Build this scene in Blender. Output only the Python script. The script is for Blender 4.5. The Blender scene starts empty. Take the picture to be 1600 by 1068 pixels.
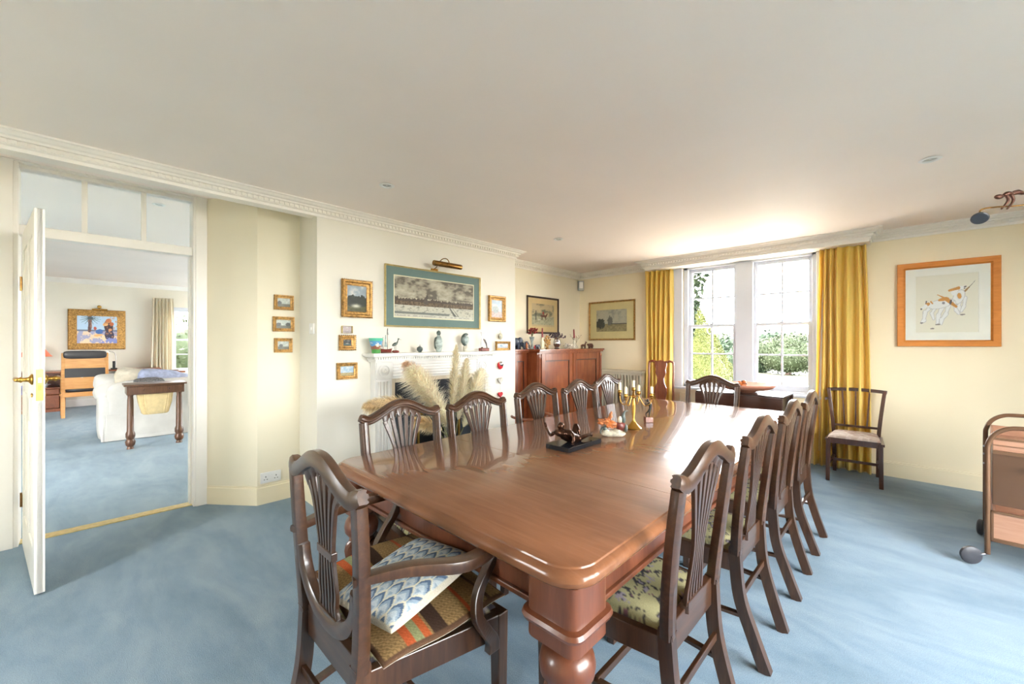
import bpy, math, random
import numpy as np
from math import sin, cos, pi, radians
from mathutils import Vector as V, Matrix

random.seed(7); rng = np.random.default_rng(7)
scn = bpy.context.scene
COL = scn.collection

# ------------------------------------------------------------------ camera, world, light, exposure
cd = bpy.data.cameras.new('camera'); cam = bpy.data.objects.new('camera', cd); COL.objects.link(cam)
cam.location = (0, 0, 1.30); cam.rotation_euler = (radians(90), 0, radians(43.95))
cd.sensor_width = 36; cd.lens = 14.4; cd.shift_y = 0.00125; cd.clip_start = 0.02; cd.clip_end = 500
scn.camera = cam
w = bpy.data.worlds.new('world'); scn.world = w; w.use_nodes = True
nt = w.node_tree; nt.nodes.clear()
bg = nt.nodes.new('ShaderNodeBackground'); wo = nt.nodes.new('ShaderNodeOutputWorld')
tc = nt.nodes.new('ShaderNodeTexCoord'); sx = nt.nodes.new('ShaderNodeSeparateXYZ'); cr = nt.nodes.new('ShaderNodeValToRGB')
nt.links.new(tc.outputs['Generated'], sx.inputs[0]); nt.links.new(sx.outputs['Z'], cr.inputs[0])
cr.color_ramp.elements[0].position = 0.0; cr.color_ramp.elements[0].color = (1, .985, .96, 1)
cr.color_ramp.elements[1].position = 0.6; cr.color_ramp.elements[1].color = (.94, .97, 1, 1)
nt.links.new(cr.outputs[0], bg.inputs[0]); bg.inputs[1].default_value = 6.5
nt.links.new(bg.outputs[0], wo.inputs[0])
sd = bpy.data.lights.new('sun', 'SUN'); sd.energy = 6; sd.angle = radians(1.2); sd.color = (1, .93, .8)
sun = bpy.data.objects.new('sun', sd); COL.objects.link(sun); sun.location = (-8, -6, 12)
sun.rotation_euler = V((.66, .10, -.75)).to_track_quat('-Z', 'Y').to_euler()
def portal(name, loc, rot, sx_, sy_):
    a = bpy.data.lights.new(name, 'AREA'); a.shape = 'RECTANGLE'; a.size = sx_; a.size_y = sy_
    a.cycles.is_portal = True
    o = bpy.data.objects.new(name, a); COL.objects.link(o); o.location = loc; o.rotation_euler = rot
portal('window_portal', (-1.42, 5.70, 1.52), (radians(-90), 0, 0), 1.45, 1.65)
portal('window_portal', (2.5, 1.8, 1.36), (0, radians(90), 0), 1.95, 3.0)  # portal of the added right-hand window
portal('window_portal', (-2.2, -2.0, 1.4), (radians(90), 0, 0), .7, 1.4)  # portal of the added window behind the camera
portal('window_portal', (-12.5, 2.0, 1.45), (0, radians(-90), 0), 1.4, 1.3)
portal('window_portal', (-10.0, 5.7, 1.35), (radians(-90), 0, 0), 2.0, 1.9)
portal('window_portal', (-7.0, 5.7, 1.35), (radians(-90), 0, 0), 2.0, 1.9)
scn.view_settings.view_transform = 'Standard'; scn.view_settings.look = 'None'
scn.view_settings.gamma = 1; scn.view_settings.use_curve_mapping = False
scn.view_settings.exposure = 2.62
try:
    cy = scn.cycles; cy.use_denoising = True; cy.max_bounces = 14; cy.diffuse_bounces = 9
    cy.glossy_bounces = 5; cy.transmission_bounces = 8; cy.transparent_max_bounces = 16
    cy.caustics_reflective = False; cy.caustics_refractive = False; cy.sample_clamp_indirect = 8
except Exception: pass

# ------------------------------------------------------------------ materials
def lin(c): 
    c = c/255.0
    return c/12.92 if c <= .04045 else ((c+.055)/1.055)**2.4
def C(r, g, b): return (lin(r), lin(g), lin(b), 1)
def base(name):
    m = bpy.data.materials.new(name); m.use_nodes = True
    return m, m.node_tree, m.node_tree.nodes['Principled BSDF']
def mix(nt, f, a, b, mode='MIX'):
    n = nt.nodes.new('ShaderNodeMix'); n.data_type = 'RGBA'; n.blend_type = mode
    for i, x in ((0, f), (6, a), (7, b)):
        if isinstance(x, (float, int, tuple)): n.inputs[i].default_value = x
        else: nt.links.new(x, n.inputs[i])
    return n.outputs[2]
def noise(nt, scale, detail=3, mapping=(1, 1, 1), rough=.5, dist=0, co='Object'):
    t = nt.nodes.new('ShaderNodeTexCoord'); mp = nt.nodes.new('ShaderNodeMapping')
    nt.links.new(t.outputs[co], mp.inputs[0]); mp.inputs['Scale'].default_value = mapping
    n = nt.nodes.new('ShaderNodeTexNoise'); nt.links.new(mp.outputs[0], n.inputs[0])
    n.inputs['Scale'].default_value = scale; n.inputs['Detail'].default_value = detail
    n.inputs['Roughness'].default_value = rough; n.inputs['Distortion'].default_value = dist
    return n.outputs[0]
def ramp(nt, f, stops):
    r = nt.nodes.new('ShaderNodeValToRGB'); nt.links.new(f, r.inputs[0])
    e = r.color_ramp.elements
    while len(e) < len(stops): e.new(.5)
    for i, (p, c) in enumerate(stops): e[i].position = p; e[i].color = c
    return r.outputs[0]
def bump(nt, p, h, s, d=.01):
    b = nt.nodes.new('ShaderNodeBump'); b.inputs['Strength'].default_value = s; b.inputs['Distance'].default_value = d
    nt.links.new(h, b.inputs['Height']); nt.links.new(b.outputs[0], p.inputs['Normal'])
def plain(name, c, rough=.5, metal=0, var=.06, scale=8, coat=0, bmp=0, bscale=80, sheen=0, emit=None, spec=.5):
    m, nt, p = base(name)
    n = noise(nt, scale, 4)
    d = tuple(x*(1-var*2) for x in c[:3])+(1,); l = tuple(min(1, x*(1+var)) for x in c[:3])+(1,)
    nt.links.new(ramp(nt, n, [(.3, d), (.7, l)]), p.inputs['Base Color'])
    p.inputs['Roughness'].default_value = rough; p.inputs['Metallic'].default_value = metal
    p.inputs['Coat Weight'].default_value = coat; p.inputs['Specular IOR Level'].default_value = spec
    if sheen: p.inputs['Sheen Weight'].default_value = sheen
    if bmp: bump(nt, p, noise(nt, bscale, 3), bmp, .004)
    if emit: p.inputs['Emission Color'].default_value = emit[0]; p.inputs['Emission Strength'].default_value = emit[1]
    return m
def wood(name, dark, mid, light, rough=.3, axis=2, coat=.3, scale=6, crough=.12, k=1.0, cior=1.5, spec=.5):
    dark, mid, light = [tuple(x*k for x in c[:3])+(1,) for c in (dark, mid, light)]
    m, nt, p = base(name)
    mp = [9, 9, 9]; mp[axis] = .8
    g = noise(nt, scale, 6, tuple(mp), .62, .6); g2 = noise(nt, 2.0, 3, (1, 1, 1), .5, 1.2)
    c = ramp(nt, g, [(.28, dark), (.52, mid), (.78, light)])
    c = mix(nt, .35, c, ramp(nt, g2, [(.3, dark), (.7, light)]))
    nt.links.new(c, p.inputs['Base Color']); p.inputs['Roughness'].default_value = rough
    p.inputs['Coat Weight'].default_value = coat; p.inputs['Coat Roughness'].default_value = crough
    bump(nt, p, g, .06, .002)
    p.inputs['Coat IOR'].default_value = cior; p.inputs['Specular IOR Level'].default_value = spec
    return m
M = {}
M['wall'] = plain('cream_wall_paint', C(229, 221, 198), .62, var=.02, scale=1.2, bmp=.05, bscale=30)
M['wall_warm'] = plain('warm_cream_wall_paint', C(235, 223, 194), .62, var=.02, scale=1.2, bmp=.05, bscale=30)
M['wall_white'] = plain('white_wall_paint', C(225, 221, 209), .6, var=.02, scale=1.2)
M['ceiling'] = plain('ceiling_paint', C(240, 230, 222), .7, var=.02, scale=.9)
M['trim'] = plain('white_gloss_trim', C(236, 232, 224), .35, var=.02, scale=3)
M['white'] = plain('white_paint', C(238, 236, 232), .35, var=.015, scale=4)
M['winwhite'] = plain('window_white', C(206, 210, 220), .4, var=.015, scale=4)
M['firewhite'] = plain('fireplace_white', C(224, 222, 217), .4, var=.015, scale=4)
M['door'] = plain('white_door_paint', C(238, 235, 228), .3, var=.02, scale=5)
M['mahog'] = wood('mahogany_dark', C(52, 28, 20), C(88, 50, 36), C(126, 76, 52), .28, 2, .5, k=.68)
M['mahogx'] = wood('mahogany_dark_x', C(52, 28, 20), C(88, 50, 36), C(126, 76, 52), .28, 0, .5, k=0.42)
M['darkwood'] = wood('dark_walnut', C(36, 22, 18), C(62, 38, 30), C(92, 60, 46), .3, 2, .4, k=0.45)
M['chairwood'] = wood('chair_mahogany', C(54, 33, 22), C(96, 62, 42), C(134, 92, 62), .3, 2, .4, k=.43)
M['chairwoodx'] = wood('chair_mahogany_x', C(54, 33, 22), C(96, 62, 42), C(134, 92, 62), .3, 0, .4, k=.43)
M['table'] = wood('table_top_mahogany', C(122, 78, 52), C(140, 92, 62), C(160, 110, 78), .27, 0, .55, 3, .05, k=.78, cior=1.36, spec=.2)
M['tableside'] = wood('table_leg_mahogany', C(104, 56, 36), C(128, 72, 46), C(154, 92, 62), .34, 2, .3, k=.6)
M['cabinet'] = wood('flame_mahogany', C(104, 44, 24), C(156, 78, 44), C(200, 120, 74), .26, 2, .45, 4, k=.62)
M['redwood'] = wood('red_wood', C(120, 56, 30), C(172, 92, 52), C(206, 128, 80), .35, 0, .2, k=0.62)
M['orangewood'] = wood('orange_oak', C(206, 132, 60), C(232, 166, 92), C(245, 192, 126), .35, 0, .2, k=0.8)
M['frameorange'] = wood('cherry_frame', C(196, 116, 38), C(216, 134, 50), C(230, 152, 70), .35, 0, .2, k=.95)
M['tablewood'] = wood('work_table_wood', C(84, 52, 34), C(122, 80, 54), C(150, 104, 74), .4, 2, .1, k=0.55)
M['gold'] = plain('gilt_frame', C(178, 136, 76), .42, .6, .30, 50, bmp=.4, bscale=120)
M['palegold'] = plain('pale_gilt', C(214, 192, 132), .35, .5, .1, 30)
M['brass'] = plain('brass', C(190, 146, 70), .28, 1, .08, 30)
M['tarnish'] = plain('tarnished_brass', C(150, 112, 62), .3, 1, .2, 50)
M['bronze'] = plain('bronze', C(74, 50, 38), .22, .85, .2, 40)
M['darkbronze'] = plain('dark_bronze', C(58, 60, 58), .3, .7, .2, 40)
M['black'] = plain('black', C(22, 23, 26), .3)
M['leather'] = plain('black_leather', C(48, 46, 48), .35, bmp=.1)
M['slate'] = plain('slate', C(62, 66, 72), .12, 0, .3, 3)
M['plinth'] = plain('black_marble', C(28, 33, 40), .12, 0, .2, 20)
M['silver'] = plain('silver', C(200, 200, 205), .18, 1, .1, 30)
M['steel'] = plain('steel', C(160, 160, 165), .3, 1)
M['candle'] = plain('ivory_wax', C(236, 226, 192), .45, var=.03)
M['redwax'] = plain('red_wax', C(140, 26, 32), .4)
M['red'] = plain('red_lacquer', C(206, 42, 50), .35)
M['marble'] = plain('pale_stone', C(206, 192, 168), .35, 0, .05, 10)
M['plastic'] = plain('white_plastic', C(228, 228, 226), .35, var=.01)
M['grey'] = plain('grey_plastic', C(170, 172, 168), .4)
M['cotton'] = plain('white_slipcover', C(196, 194, 190), .85, var=.06, scale=4, bmp=.9, bscale=9)
M['cotton2'] = plain('cream_cushion', C(196, 188, 172), .85, var=.12, scale=14, bmp=.3, bscale=30)
M['bluegrey'] = plain('blue_grey_cotton', C(160, 168, 196), .85, var=.16, scale=20, bmp=.3, bscale=25)
M['greyknit'] = plain('grey_knit', C(110, 108, 108), .9, var=.4, scale=60)
M['coral'] = plain('coral_shade', C(240, 130, 98), .7)
M['terra'] = plain('terracotta_bowl', C(172, 116, 94), .6, var=.08, scale=6, spec=.15)
M['orange'] = plain('orange_glaze', C(190, 112, 58), .35, var=.3, scale=40)
M['cream_cer'] = plain('cream_ceramic', C(206, 200, 180), .3, var=.2, scale=60)
M['greycer'] = plain('grey_green_ceramic', C(170, 184, 180), .35, var=.3, scale=30)
M['greydk'] = plain('dark_grey_ceramic', C(82, 94, 90), .3, var=.3, scale=30)
M['rust'] = plain('rust_ceramic', C(120, 52, 42), .35, var=.3, scale=50)
M['brownmetal'] = plain('brown_enamel', C(112, 82, 60), .35, .3, .05)
M['brownpanel'] = plain('brown_panel', C(84, 58, 38), .4, 0, .05, 3)
M['pinkwood'] = wood('pale_veneer', C(190, 136, 108), C(208, 156, 126), C(222, 174, 144), .4, 0, .1, k=0.6)
M['rubber'] = plain('dark_rubber', C(58, 58, 64), .45)
M['beadboard'] = plain('painted_radiator_cover', C(206, 200, 178), .45, var=.02)
M['gravel'] = plain('pale_gravel', C(190, 178, 162), .9, var=.12, scale=3)
M['earth'] = plain('terracotta_seed', C(180, 120, 60), .8, var=.3)
def foliage_mat(name, a, b, c, tr=.25):
    m, nt, p = base(name)
    nt.links.new(ramp(nt, noise(nt, 2.2, 6, rough=.7), [(.3, a), (.5, b), (.72, c)]), p.inputs['Base Color'])
    p.inputs['Roughness'].default_value = .7; p.inputs['Specular IOR Level'].default_value = .2
    return m
M['yew'] = foliage_mat('golden_yew', (0.0281, 0.0362, 0.0082, 1), (0.0511, 0.0584, 0.0121, 1), (0.0766, 0.0807, 0.0237, 1))
M['leaf'] = foliage_mat('green_leaves', (0.0102, 0.0204, 0.0102, 1), (0.0224, 0.0382, 0.0191, 1), (0.0382, 0.0542, 0.0319, 1))
M['leafpale'] = foliage_mat('pale_willow', (.012, .018, .007, 1), (.020, .028, .011, 1), (.034, .040, .020, 1))
M['leafdark'] = foliage_mat('distant_trees', (.008, .016, .008, 1), (.014, .025, .012, 1), (.022, .034, .018, 1))
M['grass'] = foliage_mat('lawn', (0.0462, 0.0504, 0.0294, 1), (0.0588, 0.0588, 0.0358, 1), (0.0756, 0.0714, 0.0462, 1))
# carpet
def carpet():
    m, nt, p = base('blue_carpet')
    g = noise(nt, 260, 4, rough=.7); big = noise(nt, 1.1, 5, (1, 2.6, 1), .6, 1.0); mid = noise(nt, 7, 4, (1, 2, 1), .6)
    c = ramp(nt, big, [(.3, C(112, 142, 162)), (.5, C(132, 160, 180)), (.7, C(156, 178, 192))])
    c = mix(nt, .22, c, ramp(nt, mid, [(.3, C(108, 140, 168)), (.7, C(158, 180, 196))]))
    c = mix(nt, .62, c, ramp(nt, g, [(.32, (.30, .30, .30, 1)), (.66, (1, 1, 1, 1))]), 'MULTIPLY')
    nt.links.new(c, p.inputs['Base Color']); p.inputs['Roughness'].default_value = .95
    p.inputs['Specular IOR Level'].default_value = .1; p.inputs['Sheen Weight'].default_value = .25
    bump(nt, p, g, .6, .01)
    return m
M['carpet'] = carpet()
def curtain_mat(name, c1, c2):
    m, nt, p = base(name)
    nt.links.new(ramp(nt, noise(nt, 3, 3, (1, 1, .2)), [(.3, c1), (.7, c2)]), p.inputs['Base Color'])
    p.inputs['Roughness'].default_value = .6; p.inputs['Sheen Weight'].default_value = .3
    tr = nt.nodes.new('ShaderNodeBsdfTranslucent'); tr.inputs[0].default_value = c2
    ms = nt.nodes.new('ShaderNodeMixShader'); ms.inputs[0].default_value = .30
    out = nt.nodes['Material Output']
    nt.links.new(p.outputs[0], ms.inputs[1]); nt.links.new(tr.outputs[0], ms.inputs[2]); nt.links.new(ms.outputs[0], out.inputs[0])
    return m
M['yellow'] = curtain_mat('yellow_curtain', C(238, 206, 96), C(248, 226, 136))
M['creamcurtain'] = curtain_mat('cream_curtain', C(226, 216, 196), C(240, 232, 214))
def glass(name, ior):
    m, nt, p = base(name); out = nt.nodes['Material Output']; nt.nodes.remove(p)
    t = nt.nodes.new('ShaderNodeBsdfTransparent'); t.inputs[0].default_value = (.97, .98, .98, 1)
    g = nt.nodes.new('ShaderNodeBsdfGlossy'); g.inputs['Roughness'].default_value = .02
    f = nt.nodes.new('ShaderNodeFresnel'); f.inputs[0].default_value = ior
    ms = nt.nodes.new('ShaderNodeMixShader'); nt.links.new(f.outputs[0], ms.inputs[0])
    nt.links.new(t.outputs[0], ms.inputs[1]); nt.links.new(g.outputs[0], ms.inputs[2]); nt.links.new(ms.outputs[0], out.inputs[0])
    return m
M['glass'] = glass('window_glass', 1.06)
M['picglass'] = glass('picture_glass', 1.10)
def vcol(name, rough=.6, spec=.3, bmp=0, bscale=200, wave=None):
    m, nt, p = base(name)
    a = nt.nodes.new('ShaderNodeAttribute'); a.attribute_name = 'col'
    c = a.outputs['Color']
    if bmp:
        n = noise(nt, bscale, 2)
        c = mix(nt, .35, c, ramp(nt, n, [(.3, (.5, .5, .5, 1)), (.7, (1, 1, 1, 1))]), 'MULTIPLY')
        bump(nt, p, n, bmp, .003)
    nt.links.new(c, p.inputs['Base Color']); p.inputs['Roughness'].default_value = rough
    p.inputs['Specular IOR Level'].default_value = spec
    return m
M['print'] = vcol('printed_paper', .45)
M['paint'] = vcol('oil_painting', .35, .5)
M['fabric'] = vcol('embroidered_fabric', .9, .1, .5, 260)
M['pampas'] = vcol('pampas_plume', .9, .05)
def _tl(m, f):
    nt = m.node_tree; p = nt.nodes['Principled BSDF']; out = nt.nodes['Material Output']
    tr = nt.nodes.new('ShaderNodeBsdfTranslucent'); ms = nt.nodes.new('ShaderNodeMixShader'); ms.inputs[0].default_value = f
    src = p.inputs['Base Color'].links[0].from_socket; nt.links.new(src, tr.inputs[0])
    nt.links.new(p.outputs[0], ms.inputs[1]); nt.links.new(tr.outputs[0], ms.inputs[2]); nt.links.new(ms.outputs[0], out.inputs[0])
_tl(M['pampas'], .45)

# ------------------------------------------------------------------ mesh builder
class MB:
    def __init__(s): s.v = []; s.f = []
    def add(s, vs, fs):
        o = len(s.v); s.v += [tuple(p) for p in vs]; s.f += [tuple(i+o for i in f) for f in fs]; return s
    def box(s, x0, x1, y0, y1, z0, z1):
        vs = [(x, y, z) for z in (z0, z1) for x, y in ((x0, y0), (x1, y0), (x1, y1), (x0, y1))]
        return s.add(vs, [(3, 2, 1, 0), (4, 5, 6, 7), (0, 1, 5, 4), (1, 2, 6, 5), (2, 3, 7, 6), (3, 0, 4, 7)])
    def prism(s, pts, z0, z1):
        n = len(pts)
        vs = [(x, y, z0) for x, y in pts]+[(x, y, z1) for x, y in pts]
        return s.add(vs, [tuple(range(n))[::-1], tuple(range(n, 2*n))]+[(i, (i+1) % n, n+(i+1) % n, n+i) for i in range(n)])
    def loft(s, rings, cap=True, close=False):
        n = len(rings[0]); vs = [p for r in rings for p in r]; fs = []
        m = len(rings)
        for j in range(m if close else m-1):
            k = (j+1) % m
            fs += [(j*n+i, j*n+(i+1) % n, k*n+(i+1) % n, k*n+i) for i in range(n)]
        if cap and not close: fs += [tuple(range(n))[::-1], tuple(range((m-1)*n, m*n))]
        return s.add(vs, fs)
    def lathe(s, prof, c=(0, 0, 0), n=20, ax='z', cap=True):
        rings = []
        for r, h in prof:
            r = max(r, .0004); ring = []
            for i in range(n):
                a = 2*pi*i/n; x, y = r*cos(a), r*sin(a)
                p = {'z': (x, y, h), 'x': (h, x, y), 'y': (y, h, x)}[ax]
                ring.append((c[0]+p[0], c[1]+p[1], c[2]+p[2]))
            rings.append(ring)
        return s.loft(rings, cap)
    def sweep(s, path, sec, ref=(0, 1, 0), sc=None, cap=True):
        P = [V(p) for p in path]; rings = []; ref = V(ref)
        for i, p in enumerate(P):
            T = (P[min(i+1, len(P)-1)]-P[max(i-1, 0)]).normalized()
            A = T.cross(ref)
            if A.length < 1e-4: A = T.cross(V((.3, .2, .9)))
            A.normalize(); R = A.cross(T).normalized()
            k = sc[i] if sc else (1, 1)
            if not isinstance(k, tuple): k = (k, k)
            rings.append([tuple(p+R*(b*k[0])+A*(a*k[1])) for b, a in sec])
        return s.loft(rings, cap)
    def tube(s, path, r, n=8, ref=(.013, .02, 1)):
        sec = [(cos(2*pi*i/n), sin(2*pi*i/n)) for i in range(n)]
        rr = r if isinstance(r, (list, tuple)) else [r]*len(path)
        P = [V(p) for p in path]; rings = []; A = None
        for i, p in enumerate(P):
            T = (P[min(i+1, len(P)-1)]-P[max(i-1, 0)]).normalized()
            if A is None: A = T.orthogonal().normalized()
            A = (A-T*A.dot(T)); A = A.normalized() if A.length > 1e-5 else T.orthogonal().normalized()
            B = T.cross(A)
            rings.append([tuple(p+(A*x+B*y)*rr[i]) for x, y in sec])
        return s.loft(rings)
    def ell(s, c, r, n=12, m=8, rot=None):
        R = rot.to_matrix() if rot else Matrix.Identity(3)
        rings = []
        for j in range(m+1):
            t = pi*j/m; rr = max(sin(t), .01)
            rings.append([tuple(V(c)+R @ V((r[0]*rr*cos(2*pi*i/n), r[1]*rr*sin(2*pi*i/n), -r[2]*cos(t)))) for i in range(n)])
        return s.loft(rings)
    def soft(s, c, h, e=.35, n=20, m=12, wob=0, seed=0):
        r0 = random.Random(seed); ph = [r0.uniform(0, 6) for _ in range(6)]
        def sp(x, p): return math.copysign(abs(x)**p, x)
        rings = []
        for j in range(m+1):
            t = -pi/2+pi*j/m; ring = []
            for i in range(n):
                a = 2*pi*i/n
                x = sp(max(cos(t), 1e-3), e)*sp(cos(a), e); y = sp(max(cos(t), 1e-3), e)*sp(sin(a), e); z = sp(sin(t), e)
                k = 1+wob*(sin(3*a+ph[0])*cos(2*t+ph[1])+.6*sin(5*a+ph[2]+3*t))
                ring.append((c[0]+h[0]*x*k, c[1]+h[1]*y*k, c[2]+h[2]*z*k))
            rings.append(ring)
        return s.loft(rings)
    def xf(s, mat):
        s.v = [tuple(mat @ V(p)) for p in s.v]; return s
    def build(s, name, m, parent=None, smooth=False, bev=0, sub=0, kind=None, label=None):
        me = bpy.data.meshes.new(name); me.from_pydata(s.v, [], s.f); me.materials.append(m); me.update()
        if smooth: me.polygons.foreach_set('use_smooth', [True]*len(me.polygons))
        o = bpy.data.objects.new(name, me); COL.objects.link(o)
        if parent: o.parent = parent
        if bev:
            b = o.modifiers.new('bevel', 'BEVEL'); b.width = bev; b.segments = 2; b.limit_method = 'ANGLE'; b.angle_limit = radians(40)
            b.harden_normals = False
        if sub: b = o.modifiers.new('sub', 'SUBSURF'); b.levels = sub; b.render_levels = sub
        if smooth == 'auto':
            import bmesh
            bm = bmesh.new(); bm.from_mesh(me)
            for e in bm.edges:
                if len(e.link_faces) == 2 and e.calc_face_angle(0) > radians(38): e.smooth = False
            bm.to_mesh(me); bm.free()
        if kind: o['kind'] = kind
        if label: o['label'] = label
        return o
def tag(o, label, cat, group=None, kind=None):
    o['label'] = label; o['category'] = cat
    if group: o['group'] = group
    if kind: o['kind'] = kind
    return o
def thing(name, label, cat, loc=(0, 0, 0), rz=0, group=None):
    o = bpy.data.objects.new(name, None); COL.objects.link(o); o.location = loc; o.rotation_euler = (0, 0, rz)
    o.empty_display_size = .1
    return tag(o, label, cat, group)
def structE(name, loc=(0, 0, 0), rz=0):
    o = bpy.data.objects.new(name, None); COL.objects.link(o); o.location = loc; o.rotation_euler = (0, 0, rz); o['kind'] = 'structure'; return o
def st(mb, name, m, **k):
    o = mb.build(name, m, **k); o['kind'] = 'structure'; return o
def dup(o, parent=None, label=None, loc=None, rz=None):
    c = o.copy(); COL.objects.link(c)
    if parent: c.parent = parent
    if label: c['label'] = label
    if loc: c.location = loc
    if rz is not None: c.rotation_euler = (0, 0, rz)
    for ch in list(o.children): dup(ch, c)
    return c
def npmesh(name, vs, quads, m, parent=None, cols=None, smooth=False):
    me = bpy.data.meshes.new(name); nv = len(vs); nf, k = quads.shape
    me.vertices.add(nv); me.vertices.foreach_set('co', np.asarray(vs, dtype=np.float32).ravel())
    me.loops.add(nf*k); me.loops.foreach_set('vertex_index', quads.astype(np.int32).ravel())
    me.polygons.add(nf); me.polygons.foreach_set('loop_start', np.arange(0, nf*k, k, dtype=np.int32))
    try: me.polygons.foreach_set('loop_total', np.full(nf, k, dtype=np.int32))
    except Exception: pass
    if cols is not None:
        at = me.color_attributes.new('col', 'FLOAT_COLOR', 'POINT')
        c4 = np.ones((nv, 4), dtype=np.float32); c4[:, :3] = cols; at.data.foreach_set('color', c4.ravel())
    me.materials.append(m); me.update(calc_edges=True)
    if smooth: me.polygons.foreach_set('use_smooth', [True]*nf)
    o = bpy.data.objects.new(name, me); COL.objects.link(o)
    if parent: o.parent = parent
    return o
def gridmesh(name, X, Y, Z, cols, m, parent=None, smooth=True):
    a, b = X.shape
    vs = np.stack([X.ravel(), Y.ravel(), Z.ravel()], 1)
    i = np.arange(a*b).reshape(a, b)
    q = np.stack([i[:-1, :-1].ravel(), i[:-1, 1:].ravel(), i[1:, 1:].ravel(), i[1:, :-1].ravel()], 1)
    return npmesh(name, vs, q, m, parent, None if cols is None else cols.reshape(-1, 3), smooth)
def rrect(hx, hy, r, n=6, cx=0, cy=0):
    pts = []
    for sx_, sy_, a0 in ((1, 1, 0), (-1, 1, 90), (-1, -1, 180), (1, -1, 270)):
        for i in range(n+1):
            a = radians(a0+90*i/n); pts.append((cx+sx_*(hx-r)+r*cos(a), cy+sy_*(hy-r)+r*sin(a)))
    return pts

# value noise in numpy for the prints
def vn(X, Y, s, seed=0):
    g = np.random.default_rng(seed).random((64, 64)); x = (X*s) % 63; y = (Y*s) % 63
    xi = x.astype(int); yi = y.astype(int); fx = x-xi; fy = y-yi
    fx = fx*fx*(3-2*fx); fy = fy*fy*(3-2*fy)
    return (g[yi, xi]*(1-fx)+g[yi, (xi+1) % 64]*fx)*(1-fy)+(g[(yi+1) % 64, xi]*(1-fx)+g[(yi+1) % 64, (xi+1) % 64]*fx)*fy
def fbm(X, Y, s, seed=0):
    return vn(X, Y, s, seed)*.5+vn(X, Y, s*2.1, seed+1)*.27+vn(X, Y, s*4.3, seed+2)*.15+vn(X, Y, s*9, seed+3)*.08
class Canvas:
    """colours painted on a fine grid of vertices, u to the right and v up, both 0..1"""
    def __init__(s, nx, ny, c):
        s.nx, s.ny = nx, ny
        s.U, s.W = np.meshgrid(np.linspace(0, 1, nx), np.linspace(0, 1, ny)); s.asp = nx/ny
        s.a = np.zeros((ny, nx, 3)); s.a[:] = c[:3]
    K = None
    def tf(s, x, y):
        if s.K is None: return x, y, 1
        k, cx, cy, tx, ty = s.K; return (x-cx)*k+tx, (y-cy)*k+ty, k
    def put(s, mask, c): s.a[mask] = c[:3]
    def ell(s, cx, cy, rx, ry, rot, c):
        cx, cy, k = s.tf(cx, cy); rx *= k; ry *= k
        x = (s.U-cx)*s.asp; y = s.W-cy; q = radians(rot)
        xx = x*cos(q)+y*sin(q); yy = -x*sin(q)+y*cos(q)
        s.put((xx/rx)**2+(yy/ry)**2 < 1, c)
    def seg(s, x0, y0, x1, y1, w0, w1, c):
        x0, y0, k = s.tf(x0, y0); x1, y1, k = s.tf(x1, y1); w0 *= k; w1 *= k
        ax, ay, bx, by = x0*s.asp, y0, x1*s.asp, y1; px, py = s.U*s.asp, s.W
        L = (bx-ax)**2+(by-ay)**2+1e-9; t = np.clip(((px-ax)*(bx-ax)+(py-ay)*(by-ay))/L, 0, 1)
        s.put(np.hypot(px-ax-t*(bx-ax), py-ay-t*(by-ay)) < w0+(w1-w0)*t, c)
    def mixin(s, k, c):
        k = np.clip(k, 0, 1)[..., None]; s.a = s.a*(1-k)+np.array(c[:3])*k
def flat(canvas, name, parent, w_, h_, y, m=None, z0=0):
    cv = canvas; cv.a = np.clip(cv.a, 0, 1)**(1.22 if cv.a.mean() < .5 else .85)
    return gridmesh(name, (cv.U-.5)*w_, np.full_like(cv.U, y), z0+(cv.W-.5)*h_, cv.a, m or M['print'], parent, False)

# ------------------------------------------------------------------ the shell
CX = -3.38      # chimney breast face
b = MB(); b.box(-12.6, 2.4, -3.2, 5.66, -.12, 0); st(b, 'floor', M['carpet'])
b = MB(); b.box(-3.40, 2.4, -1.9, 5.70, 2.40, 2.52); b.box(-4.0, -3.40, 3.50, 5.70, 2.40, 2.52); st(b, 'ceiling', M['ceiling'])
b = MB(); b.box(-4.10, -3.49, -1.9, 1.27, 2.47, 2.60); b.box(-12.7, -4.10, -3.3, 5.7, 2.62, 2.74); st(b, 'ceiling', M['ceiling'])
# window wall with its opening
def wall_open(name, mat, x0, x1, z1, ops, y0, y1, axis='x'):
    """a wall along x (or y) with rectangular openings (a0,a1,z0,z1)"""
    b = MB()
    def bb(a0, a1, za, zb):
        if a1-a0 < 1e-4 or zb-za < 1e-4: return
        if axis == 'x': b.box(a0, a1, y0, y1, za, zb)
        else: b.box(y0, y1, a0, a1, za, zb)
    p = x0
    for a0, a1, za, zb in sorted(ops):
        bb(p, a0, 0, z1); bb(a0, a1, 0, za); bb(a0, a1, zb, z1); p = a1
    bb(p, x1, 0, z1)
    return st(b, name, mat)
WX0, WX1, WZ0, WZ1 = -2.13, -.70, .73, 2.32
wall_open('wall_front', M['wall_warm'], -4.10, 2.4, 2.52, [(WX0, WX1, WZ0, WZ1)], 5.46, 5.66)
wall_open('wall_right', M['wall_warm'], -1.9, 5.46, 2.52, [(.3, 3.3, .4, 2.33)], 2.2, 2.4, 'y')  # opening for an unseen window, added to let in more daylight
wall_open('wall_back', M['wall'], -4.1, 2.4, 2.6, [(-2.55, -1.85, .7, 2.1)], -1.9, -1.7)  # opening behind the camera, added to brighten the room
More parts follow.
